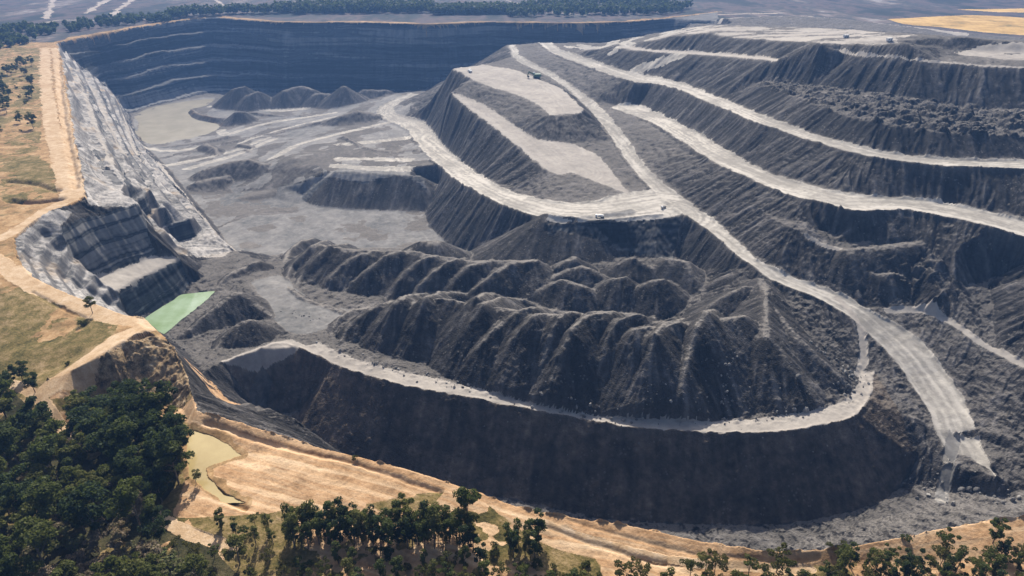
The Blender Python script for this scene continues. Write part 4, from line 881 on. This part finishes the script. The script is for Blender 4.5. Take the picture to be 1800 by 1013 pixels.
def tube(V, F, pts, rad, n=6):
    s0 = len(V); pts = [Vector(p) for p in pts]
    for i, p in enumerate(pts):
        d = (pts[min(i+1, len(pts)-1)]-pts[max(i-1, 0)]).normalized(); u = d.orthogonal().normalized(); w_ = d.cross(u)
        for k in range(n): V.append(p+(u*math.cos(2*math.pi*k/n)+w_*math.sin(2*math.pi*k/n))*rad[i])
    for i in range(len(pts)-1):
        for k in range(n): F.append((s0+i*n+k, s0+i*n+(k+1) % n, s0+(i+1)*n+(k+1) % n, s0+(i+1)*n+k))
def crown_mesh(name, R, H, rx, z0, nb, br, nq, qs, mat, flat=.75, up=.35):
    """leaf sprays: small bent quads through irregular clumps, clumps through an uneven crown"""
    C, Q = [], []
    for i in range(nb):
        for _ in range(50):
            p = R.uniform(-1, 1, 3)
            if (p**2).sum() < 1: break
        C.append((p[0]*rx, p[1]*rx, z0+(H-z0)*(.5+.5*p[2]), br*R.uniform(.6, 1.3)))
    co, fa = [], []
    for i in range(nq):
        cx, cy, cz, r = C[i % nb]; d = R.normal(size=3); d /= np.linalg.norm(d); d[2] = abs(d[2])*.8 if R.random() < up+.3 else d[2]
        p = np.array([cx, cy, cz])+d*r*np.array([1, 1, flat])*R.uniform(.55, 1.08)
        n_ = d+R.normal(size=3)*.55; n_ /= np.linalg.norm(n_); a = np.cross(n_, R.normal(size=3)); a /= np.linalg.norm(a); b = np.cross(n_, a); s = qs*R.uniform(.6, 1.35)
        k = len(co); co += [p-a*s-b*s*.5, p+a*s*.2-b*s*.7+n_*s*.2, p+a*s+b*s*.4, p-a*s*.3+b*s*.75-n_*s*.1]; fa.append((k, k+1, k+2, k+3))
    return mesh_np(name, np.array(co), np.array(fa), MAT[mat], False)
def tree_proto(kind, seed, H, rx, z0, nb, br, nq, qs, mat, lean=.0, flat=.75, limbs=4):
    R = np.random.default_rng(seed); V, F = [], []
    tr_top = z0+(H-z0)*.55; lx, ly = R.normal(size=2)*lean*H
    tube(V, F, [(0, 0, -.6), (lx*.15, ly*.15, tr_top*.35), (lx*.5, ly*.5, tr_top*.7), (lx, ly, tr_top)], [H*.022, H*.017, H*.013, H*.006])
    for k in range(limbs):
        a = R.uniform(0, 6.28); zb = tr_top*R.uniform(.45, .85); l = rx*R.uniform(.5, .9)
        tube(V, F, [(lx*.5, ly*.5, zb), (lx*.5+math.cos(a)*l*.5, ly*.5+math.sin(a)*l*.5, zb+l*.5), (lx*.5+math.cos(a)*l, ly*.5+math.sin(a)*l, zb+l*1.0)], [H*.009, H*.006, H*.003], 5)
    me = bpy.data.meshes.new('trunk'); me.from_pydata([tuple(v) for v in V], [], F); me.materials.append(MAT['bark']); me.update()
    return (kind, me, crown_mesh('crown', R, H, rx, z0, nb, br, nq, qs, mat, flat))
PROTO = {
    'gum': [tree_proto('gum_tree', s, H, rx, H*.34, nb+8, rx*.30, 3000, .27, m, .03) for s, H, rx, nb, m in ((1, 11.5, 3.7, 13, 'gum_leaves'), (2, 13, 4.2, 16, 'gum_leaves'), (3, 10, 3.3, 10, 'gum_leaves'), (4, 12, 3.9, 14, 'gum_leaves'))],
    'dark': [tree_proto('gum_tree', s, H, rx, H*.25, nb+8, rx*.32, 3000, .28, 'dark_leaves', .02) for s, H, rx, nb in ((11, 12, 4.2, 16), (12, 10.5, 3.9, 14), (13, 13, 4.4, 17))],
    'slim': [tree_proto('slender_tree', s, H, rx, H*.08, nb+6, rx*.55, 1150, .21, m, .03, 1.25, 3) for s, H, rx, nb, m in ((21, 9.0, 1.25, 9, 'dark_leaves'), (22, 8.2, 1.15, 8, 'gum_leaves'), (23, 10, 1.5, 11, 'gum_leaves'))],
    'grey': [tree_proto('grey_shrub', s, H, rx, H*.25, nb+4, rx*.36, 1200, .23, 'grey_leaves', .04) for s, H, rx, nb in ((31, 5.5, 2.4, 9), (32, 6.5, 2.6, 10), (33, 4.6, 2.2, 8))],
    'bush': [tree_proto('bush', s, H, rx, .1, nb, rx*.5, 420, .24, m, .02, .8, 3) for s, H, rx, nb, m in ((41, 2.6, 1.5, 7, 'olive_leaves'), (42, 2.0, 1.3, 6, 'olive_leaves'), (43, 3.2, 1.7, 8, 'gum_leaves'))],
    'spread': [tree_proto('spreading_tree', s, H, rx, H*.45, nb+4, rx*.3, 1000, .21, m, .03) for s, H, rx, nb, m in ((51, 6.5, 2.7, 9, 'olive_leaves'), (52, 7.5, 2.6, 9, 'gum_leaves'), (53, 6.0, 2.9, 8, 'olive_leaves'))],
}
CATS = {'gum_tree': 'tree', 'slender_tree': 'tree', 'grey_shrub': 'shrub', 'bush': 'bush', 'spreading_tree': 'tree'}
ntree = 0
def plant(kind, x, y, s, label, group=None, idx=None, sz=1.0):
    global ntree
    k, tm, cm = random.choice(PROTO[kind]) if idx is None else PROTO[kind][idx]
    e = link(bpy.data.objects.new(k, None)); e.empty_display_size = 1; e.location = (x, y, ground(x, y)-.1); e.rotation_euler = (0, 0, random.uniform(0, 6.28)); e.scale = (s, s, s*sz)
    e['label'] = label; e['category'] = CATS[k]
    if group: e['group'] = group
    for nm, me in (('trunk', tm), ('crown', cm)): link(bpy.data.objects.new(nm, me), e)
    ntree += 1; return e
def inside(p, P):
    r = False
    for (x0, y0), (x1, y1) in zip(P, P[1:]+P[:1]):
        if (y0 > p[1]) != (y1 > p[1]) and p[0] < (x1-x0)*(p[1]-y0)/(y1-y0)+x0: r = not r
    return r
PLANTED = []
def scatter(kinds, poly, n, gap, label, group, smin=.8, smax=1.2, z0=-3, sz=1.0, tries=60):
    xs = [p[0] for p in poly]; ys_ = [p[1] for p in poly]; k = 0
    W = [stand(x, y, z0)[:2] for x, y in poly]; wx = [p[0] for p in W]; wy = [p[1] for p in W]
    for _ in range(n*tries):
        if k >= n: break
        p = (random.uniform(min(wx), max(wx)), random.uniform(min(wy), max(wy)))
        if not inside(p, W): continue
        if any((p[0]-q[0])**2+(p[1]-q[1])**2 < ((gap+q[2])/2)**2 for q in PLANTED): continue
        kd = random.choice(kinds); PLANTED.append((p[0], p[1], gap)); plant(kd, p[0], p[1], random.uniform(smin, smax), label, group, sz=random.uniform(.9, 1.12)*sz); k += 1
    return k
G1 = 'trees of the dark wood between the path and the rocky bank'
scatter(['dark', 'dark', 'gum'], [(150, 735), (215, 742), (290, 752), (318, 775), (318, 850), (290, 885), (245, 868), (200, 832), (168, 795), (140, 760)], 50, 3.9, 'green tree of the dense dark wood between the grey path and the rocky bank', G1, .75, 1.25, -8)
scatter(['gum', 'gum', 'dark', 'grey'], [(-70, 700), (20, 735), (70, 765), (130, 810), (200, 868), (250, 915), (290, 950), (200, 960), (100, 935), (-70, 930)], 92, 4.1, 'tree of the lower left wood, left of the grey path', 'gum trees left of the grey path', .65, 1.25, -8)
scatter(['grey', 'grey', 'grey', 'gum'], [(-70, 925), (60, 935), (200, 960), (280, 965), (320, 1010), (330, 1085), (-90, 1085)], 64, 3.2, 'grey brown shrub of the scrub in the bottom left corner', 'scrub in the bottom left corner', .7, 1.15, -6)
scatter(['gum', 'bush', 'spread'], [(300, 965), (400, 985), (500, 990), (520, 1060), (330, 1070)], 17, 3.8, 'dark green tree below the sandy path at the bottom edge', 'trees below the sandy path', .55, .85, -3)
scatter(['slim', 'spread'], [(385, 915), (480, 925), (490, 965), (420, 955), (390, 940)], 7, 3.0, 'round crowned young tree beside the sandy path', 'young trees beside the sandy path', .5, .65, -2)
scatter(['slim'], [(505, 935), (600, 925), (700, 930), (760, 935), (830, 945), (835, 975), (700, 965), (510, 965)], 60, 1.45, 'slender dark tree of the plantation below the sand bank', 'slender trees of the plantation', .75, 1.05, -2)
scatter(['slim', 'gum'], [(690, 925), (835, 930), (838, 968), (720, 960)], 16, 2.2, 'taller tree of the dense clump at the right end of the plantation', 'dense clump at the end of the plantation', .8, .95, -2)
scatter(['slim', 'slim'], [(885, 950), (950, 945), (955, 985), (890, 985)], 8, 2.0, 'slim tree of the small clump standing alone right of the plantation', 'small clump right of the plantation', .8, 1.0, -2)
scatter(['bush', 'spread', 'slim'], [(520, 990), (700, 985), (850, 990), (860, 1060), (520, 1060)], 24, 2.6, 'olive bush on the sandy ground along the bottom edge', 'bushes along the bottom edge', .6, 1.0, -3)
scatter(['bush'], [(850, 965), (1000, 985), (1050, 1005), (1050, 1060), (850, 1060)], 15, 2.1, 'low olive bush near the small tree clump', 'bushes right of the small clump', .7, 1.1, -2)
scatter(['bush', 'spread'], [(1000, 1000), (1160, 1002), (1340, 1006), (1450, 1005), (1450, 1065), (1050, 1065)], 24, 2.2, 'green bush in front of the tracks below the pit edge', 'bushes in front of the tracks', .6, 1.0, -2)
scatter(['bush', 'slim', 'spread'], [(480, 1015), (900, 1020), (1200, 1028), (1480, 1025), (1480, 1075), (480, 1075)], 60, 1.9, 'olive bush of the fringe along the very bottom edge', 'fringe of bushes at the very bottom', .6, 1.0, -3)
scatter(['slim', 'spread'], [(1460, 1000), (1560, 985), (1680, 985), (1830, 965), (1880, 1060), (1460, 1065)], 60, 1.75, 'dark bushy tree of the thicket in the bottom right corner', 'thicket in the bottom right corner', .6, .9, -2)
for px, py, kd, s, lb in ((1240, 1004, 'spread', .75, 'sparse spreading tree alone on the sand above the bottom edge'), (1470, 985, 'spread', .8, 'spreading olive tree on the sand left of the thicket'), (1562, 990, 'spread', .7, 'small olive tree at the tip of the thicket'),
                          (1660, 970, 'spread', .85, 'spreading tree at the upper edge of the thicket'), (1745, 955, 'gum', .6, 'tall bushy tree standing above the thicket at the right'), (163, 551, 'gum', .55, 'single round tree on the sandy edge above the dark wall'),
                          (40, 668, 'dark', .62, 'dark tree in the grass field by the left edge'), (62, 690, 'dark', .55, 'dark tree at the near end of the grass field'), (15, 690, 'dark', .6, 'dark tree at the left edge below the grass field'),
                          (145, 572, 'bush', .8, 'dark bush in the grass field near the sandy track'), (118, 642, 'bush', .6, 'small dark bush on the bank above the sandy track'), (1592, 950, 'bush', .55, 'small brown bush on the bare sand bank'),
                          (625, 808, 'bush', .55, 'low scrubby bush on the sand bank above the ditch'), (345, 850, 'spread', .6, 'dry tree on the edge of the yellow pond'), (390, 925, 'slim', .7, 'thin tree on the bare brown patch')):
    x, y, z = stand(px, py, 0); plant(kd, x, y, s, lb)
scatter(['dark', 'bush'], [(20, 120), (58, 95), (60, 150), (62, 260), (30, 270), (0, 300), (-30, 200)], 44, 6.0, 'dark scrubby tree on the plateau left of the sandy tracks', 'scrub on the left plateau', .55, .95, 0)
print('trees', ntree)
# far woods along the rim: one mass of small crowns
def far_wood(name, polys, n, label, hmin, hmax):
    R = np.random.default_rng(5); co, fa = [], []
    per = n//len(polys)
    for poly in polys:
        W = [at(x, y, 0)[:2] for x, y in poly]; a = np.array(W); k = 0
        while k < per:
            p = (R.uniform(a[:, 0].min(), a[:, 0].max()), R.uniform(a[:, 1].min(), a[:, 1].max()))
            if not inside(p, W): continue
            k += 1; h = R.uniform(hmin, hmax); r = h*R.uniform(.28, .45)
            for q in range(34):
                d = R.normal(size=3); d /= np.linalg.norm(d); c = np.array([p[0], p[1], h*.58])+d*np.array([r, r, h*.42])*R.uniform(.6, 1)
                n_ = d+R.normal(size=3)*.5; u = np.cross(n_, R.normal(size=3)); u /= np.linalg.norm(u); v = np.cross(n_, u); v /= np.linalg.norm(v); s = R.uniform(.8, 1.7)
                i = len(co); co += [c-u*s-v*s, c+u*s-v*s, c+u*s+v*s, c-u*s+v*s]; fa.append((i, i+1, i+2, i+3))
    o = link(bpy.data.objects.new(name, mesh_np(name, np.array(co), np.array(fa), MAT['dark_leaves'], False))); o['kind'] = 'stuff'; o['label'] = label; o['category'] = 'woods'
far_wood('far_wood', [[(300, 34), (420, 26), (600, 25), (760, 23), (760, 17), (600, 18), (430, 22), (300, 28)], [(490, 24), (620, 22), (760, 20), (760, 12), (620, 12), (480, 18)]], 620, 'dark belt of trees along the far rim of the pit', 9, 17)
far_wood('far_wood', [[(120, 58), (200, 47), (300, 38), (300, 30), (180, 38), (110, 48)], [(-60, 68), (90, 62), (110, 50), (-60, 50)], [(-60, 100), (40, 80), (70, 70), (-60, 68)]], 330, 'scattered trees behind the far left corner of the pit', 6, 11)
far_wood('far_wood', [[(890, 30), (1000, 30), (1190, 26), (1215, 14), (1120, 2), (960, 8), (880, 20)], [(760, 27), (900, 25), (900, 17), (760, 19)]], 900, 'wooded rise beyond the far rim', 8, 14)

# boulders
m_, nt_, b_ = new_mat('boulder'); T_ = NT(nt_); oi = T_.n('ShaderNodeObjectInfo')
T_.l(T_.mix(T_.noise(1.2, 4, .6), T_.ramp(oi.outputs['Random'], [(.0, (.10, .10, .10)), (.5, (.28, .265, .25)), (1, (.55, .52, .48))]), (.16, .155, .15)), b_.inputs['Base Color']); MAT['boulder'] = m_
RK = []
for s in range(6):
    bm = bmesh.new(); bmesh.ops.create_icosphere(bm, subdivisions=2, radius=1); R = np.random.default_rng(100+s); sc3 = R.uniform(.6, 1.2, 3)
    for _ in range(9):
        d = R.normal(size=3); d /= np.linalg.norm(d); h = R.uniform(.5, .85); d = Vector(d)
        for v in bm.verts:
            e = v.co.dot(d)-h
            if e > 0: v.co -= d*e
    for v in bm.verts: v.co = Vector((v.co.x*sc3[0], v.co.y*sc3[1], v.co.z*sc3[2]*.8))
    me = bpy.data.meshes.new('boulder'); bm.to_mesh(me); bm.free(); me.materials.append(MAT['boulder']); RK.append(me)
def boulders(pts, n, spread, smin, smax, label, group, z0):
    P = np.array([stand(x, y, z0) for x, y in pts])
    for _ in range(n):
        t = random.uniform(0, len(P)-1.001); i = int(t); q = P[i]+(P[i+1]-P[i])*(t-i)
        x, y = q[0]+random.gauss(0, spread), q[1]+random.gauss(0, spread); s = smin+(smax-smin)*random.random()**2.2
        o = link(bpy.data.objects.new('boulder', random.choice(RK))); o.location = (x, y, ground(x, y)+s*.2); o.scale = (s, s, s); o.rotation_euler = tuple(random.uniform(0, 6.28) for _ in range(3))
        o['label'] = label; o['category'] = 'boulder'; o['group'] = group
boulders([(560, 600), (640, 636), (720, 658), (800, 675), (880, 695)], 50, 1.6, .25, .9, 'grey boulder at the foot of the front row, left half of the berm', 'boulders on the left half of the berm', -46)
boulders([(940, 712), (1040, 730), (1150, 736), (1260, 738), (1350, 734), (1420, 722)], 75, 1.7, .3, 1.2, 'pale boulder on the right half of the berm, below the big cone', 'boulders on the right half of the berm', -47)
boulders([(1480, 700), (1500, 660), (1470, 640), (1440, 610)], 80, 3.2, .25, 1.0, 'pale boulder scattered on the right flank of the big cone', 'boulders on the flank of the big cone', -46)
boulders([(1290, 620), (1278, 660), (1272, 715)], 34, 1.4, .25, .9, 'boulder in the rocky chute down the front of the big cone', 'boulders in the rocky chute', -40)
boulders([(1600, 800), (1650, 880), (1720, 870), (1790, 880)], 44, 3.0, .3, 1.1, 'boulder on the rubbly slot floor below the end of the haul road', 'boulders in the slot', -66)
boulders([(500, 545), (530, 555), (560, 560)], 22, 2.2, .2, .6, 'small stone on the grey flat between the rows of heaps', 'stones on the grey flat', -46)
boulders([(1060, 690), (1180, 700), (1350, 700)], 40, 5, .15, .6, 'small pale stone on the dark face of the front row of heaps', 'stones on the front row face', -42)
boulders([(700, 720), (1000, 790), (1250, 800), (1450, 800)], 40, 6, .15, .55, 'small pale stone on the dark brown face of the near dump', 'stones on the near dump face', -58)
def single(px, py, s, z0, label):
    x, y, z = stand(px, py, z0); o = link(bpy.data.objects.new('boulder', RK[1])); o.location = (x, y, z+s*.3); o.scale = (s*1.1, s, s*1.2); o['label'] = label; o['category'] = 'boulder'
single(1415, 722, 1.4, -47, 'largest pale boulder, standing on the berm below the big cone'); single(1403, 663, 1.2, -42, 'round white boulder half way down the front of the big cone')
single(1690, 862, 1.2, -66, 'left white boulder under the black ledge'); single(1703, 861, 1.2, -66, 'middle white boulder under the black ledge'); single(1717, 862, 1.1, -66, 'right white boulder under the black ledge')

# vehicles and site machines
def paint_mat(name, col, rough=.5):
    m, nt, b = new_mat(name); b.inputs['Base Color'].default_value = (*col, 1); b.inputs['Roughness'].default_value = rough; MAT[name] = m
paint_mat('white_paint', (.75, .75, .74)); paint_mat('tyre_rubber', (.02, .02, .02), .9); paint_mat('dark_glass', (.03, .04, .05), .15); paint_mat('green_paint', (.10, .17, .11)); paint_mat('yellow_paint', (.6, .42, .06)); paint_mat('steel_dark', (.05, .05, .055))
def part(name, parent, mat, boxes=(), cyls=(), bev=.06):
    bm = bmesh.new()
    for (x, y, z, sx, sy, sz_, *r) in boxes:
        g = bmesh.ops.create_cube(bm, size=1)['verts']
        for v in g:
            v.co = Vector((v.co.x*sx, v.co.y*sy, v.co.z*sz_))
            if r: v.co.rotate(__import__('mathutils').Euler((r[0], 0, 0)))
            v.co += Vector((x, y, z))
    if boxes and bev: bmesh.ops.bevel(bm, geom=list(bm.edges), offset=bev, segments=2, affect='EDGES')
    for (x, y, z, rad, wd) in cyls:
        g = bmesh.ops.create_cone(bm, cap_ends=True, segments=18, radius1=rad, radius2=rad, depth=wd)['verts']
        for v in g: v.co = Vector((v.co.z, v.co.y, v.co.x))+Vector((x, y, z))
    me = bpy.data.meshes.new(name); bm.to_mesh(me); bm.free(); me.materials.append(MAT[mat]); return link(bpy.data.objects.new(name, me), parent)
def root(name, px, py, z0, rz, label, cat, s=1.0):
    x, y, z = stand(px, py, z0); e = link(bpy.data.objects.new(name, None)); e.location = (x, y, z+.05); e.rotation_euler = (0, 0, rz); e.scale = (s, s, s); e['label'] = label; e['category'] = cat; return e
t = root('water_truck', 1054, 383, -27, math.radians(80), 'white water truck parked on the road junction above the black cut wall', 'truck', .62)
part('chassis', t, 'steel_dark', [(0, 0, .85, 1.0, 8.2, .3)]); c = part('cab', t, 'white_paint', [(0, 3.0, 1.9, 2.4, 2.0, 2.0)], bev=.15); part('windscreen', c, 'dark_glass', [(0, 4.0, 2.35, 2.0, .08, .8)], bev=.02)
part('tank', t, 'white_paint', [(0, -1.0, 2.1, 2.3, 5.2, 1.8)], bev=.4)
for x in (-1.0, 1.0):
    for y in (3.0, -1.7, -3.2): part('wheel', t, 'tyre_rubber', cyls=[(x, y, .6, .6, .45)])
t = root('utility_vehicle', 826, 127, -8, math.radians(20), 'white utility vehicle at the far corner of the top bench', 'vehicle', 1.5)
b = part('body', t, 'white_paint', [(0, 0, .8, 1.8, 4.8, .6), (0, .2, 1.45, 1.6, 2.0, .7)], bev=.12); part('windscreen', b, 'dark_glass', [(0, 1.25, 1.45, 1.4, .1, .5)], bev=.02); part('tray', t, 'white_paint', [(0, -1.6, 1.2, 1.8, 1.7, .35)])
for x in (-.85, .85):
    for y in (1.5, -1.5): part('wheel', t, 'tyre_rubber', cyls=[(x, y, .38, .38, .28)])
t = root('excavator', 943, 138, -10, math.radians(100), 'large green mining excavator working beside the haul road', 'excavator', .95)
for x in (-2.2, 2.2): part('track', t, 'steel_dark', [(x, 0, .8, 1.0, 7.0, 1.5)], bev=.5)
b = part('body', t, 'green_paint', [(0, -.8, 3.0, 5.0, 7.0, 2.6), (0, -.4, 1.8, 2.4, 2.4, .8)], bev=.25); cb = part('cab', t, 'white_paint', [(1.7, 2.2, 4.4, 1.7, 2.0, 2.6)], bev=.15); part('window', cb, 'dark_glass', [(1.7, 3.2, 4.7, 1.4, .1, 1.4)], bev=.02)
part('boom', t, 'green_paint', [(-.4, 5.0, 5.2, 1.0, 6.4, 1.1, .5)], bev=.15); part('stick', t, 'green_paint', [(-.4, 8.4, 5.0, .8, .9, 4.6, .35)], bev=.12); part('bucket', t, 'steel_dark', [(-.4, 8.4, 2.2, 2.4, 1.9, 1.8, -.3)], bev=.3)
for px, py, lb in ((1487, 66, 'white site shed on the top of the right dump'), (1563, 72, 'white site shed near the right end of the dump top')):
    t = root('site_shed', px, py, 38, .3, lb, 'shed', .7); part('wall', t, 'white_paint', [(0, 0, 1.4, 6.5, 2.6, 2.7)]); part('roof', t, 'white_paint', [(0, 0, 2.85, 6.9, 3.0, .18)]); part('door', t, 'steel_dark', [(1.5, -1.33, 1.1, .9, .06, 2.0)], bev=0); part('window', t, 'dark_glass', [(-1.2, -1.33, 1.6, 1.4, .06, .8)], bev=0)
t = root('service_truck', 1166, 366, -26, 2.2, 'small white truck at the edge of the road junction', 'truck', .6)
part('chassis', t, 'steel_dark', [(0, 0, .8, .9, 6.2, .3)]); c = part('cab', t, 'white_paint', [(0, 2.2, 1.7, 2.1, 1.6, 1.7)], bev=.12); part('windscreen', c, 'dark_glass', [(0, 3.0, 2.0, 1.8, .08, .6)], bev=.02); part('tray', t, 'steel_dark', [(0, -.9, 1.3, 2.2, 4.0, .6)])
for x in (-.9, .9):
    for y in (2.0, -1.8): part('wheel', t, 'tyre_rubber', cyls=[(x, y, .5, .5, .35)])
HAZE, EXPO = .00021, 0.5
# ------------------------------------------------------------------ daylight
SUN_AZ, SUN_EL = math.radians(-5), math.radians(41)      # azimuth clockwise from the viewing direction
sd = bpy.data.lights.new('sun', 'SUN'); sd.energy = 4.9; sd.angle = math.radians(.5); sd.color = (1, .93, .81)
so = link(bpy.data.objects.new('sun', sd))
dv = Vector((math.sin(SUN_AZ)*math.cos(SUN_EL), math.cos(SUN_AZ)*math.cos(SUN_EL), math.sin(SUN_EL)))
so.rotation_euler = dv.to_track_quat('Z', 'Y').to_euler()
w = bpy.data.worlds.new('World'); scene.world = w; w.use_nodes = True; nt = w.node_tree
sk = nt.nodes.new('ShaderNodeTexSky'); sk.sky_type = 'NISHITA'; sk.sun_disc = False; sk.sun_elevation = SUN_EL; sk.sun_rotation = SUN_AZ; sk.air_density = .85; sk.dust_density = 3.0; sk.ozone_density = .4
bg = nt.nodes['Background']; bg.inputs[1].default_value = .095; nt.links.new(sk.outputs[0], bg.inputs[0])
# air
hz = bpy.data.meshes.new('haze'); x0, x1, y0, y1, z0, z1 = -9500, 9500, -300, 12500, -92.5, 135
hz.from_pydata([(x, y, z) for z in (z0, z1) for y in (y0, y1) for x in (x0, x1)], [], [(0, 2, 3, 1), (4, 5, 7, 6), (0, 1, 5, 4), (2, 6, 7, 3), (0, 4, 6, 2), (1, 3, 7, 5)])
hm = bpy.data.materials.new('haze'); hm.use_nodes = True; nt = hm.node_tree; nt.nodes.clear()
ho = nt.nodes.new('ShaderNodeOutputMaterial'); pv = nt.nodes.new('ShaderNodeVolumePrincipled'); nt.links.new(pv.outputs[0], ho.inputs['Volume'])
pv.inputs['Color'].default_value = (.20, .40, .86, 1); pv.inputs['Density'].default_value = HAZE; pv.inputs['Anisotropy'].default_value = .2
hz.materials.append(hm); ho_ = link(bpy.data.objects.new('haze', hz)); ho_['kind'] = 'stuff'; ho_['label'] = 'pale blue haze over the far end of the pit'; ho_['category'] = 'haze'
scene.view_settings.view_transform = 'Standard'; scene.view_settings.look = 'None'; scene.view_settings.exposure = EXPO; scene.view_settings.gamma = 1
scene.cycles.max_bounces = 5; scene.cycles.diffuse_bounces = 2; scene.cycles.volume_bounces = 0; scene.cycles.use_denoising = True; scene.cycles.transparent_max_bounces = 6; scene.cycles.transmission_bounces = 2
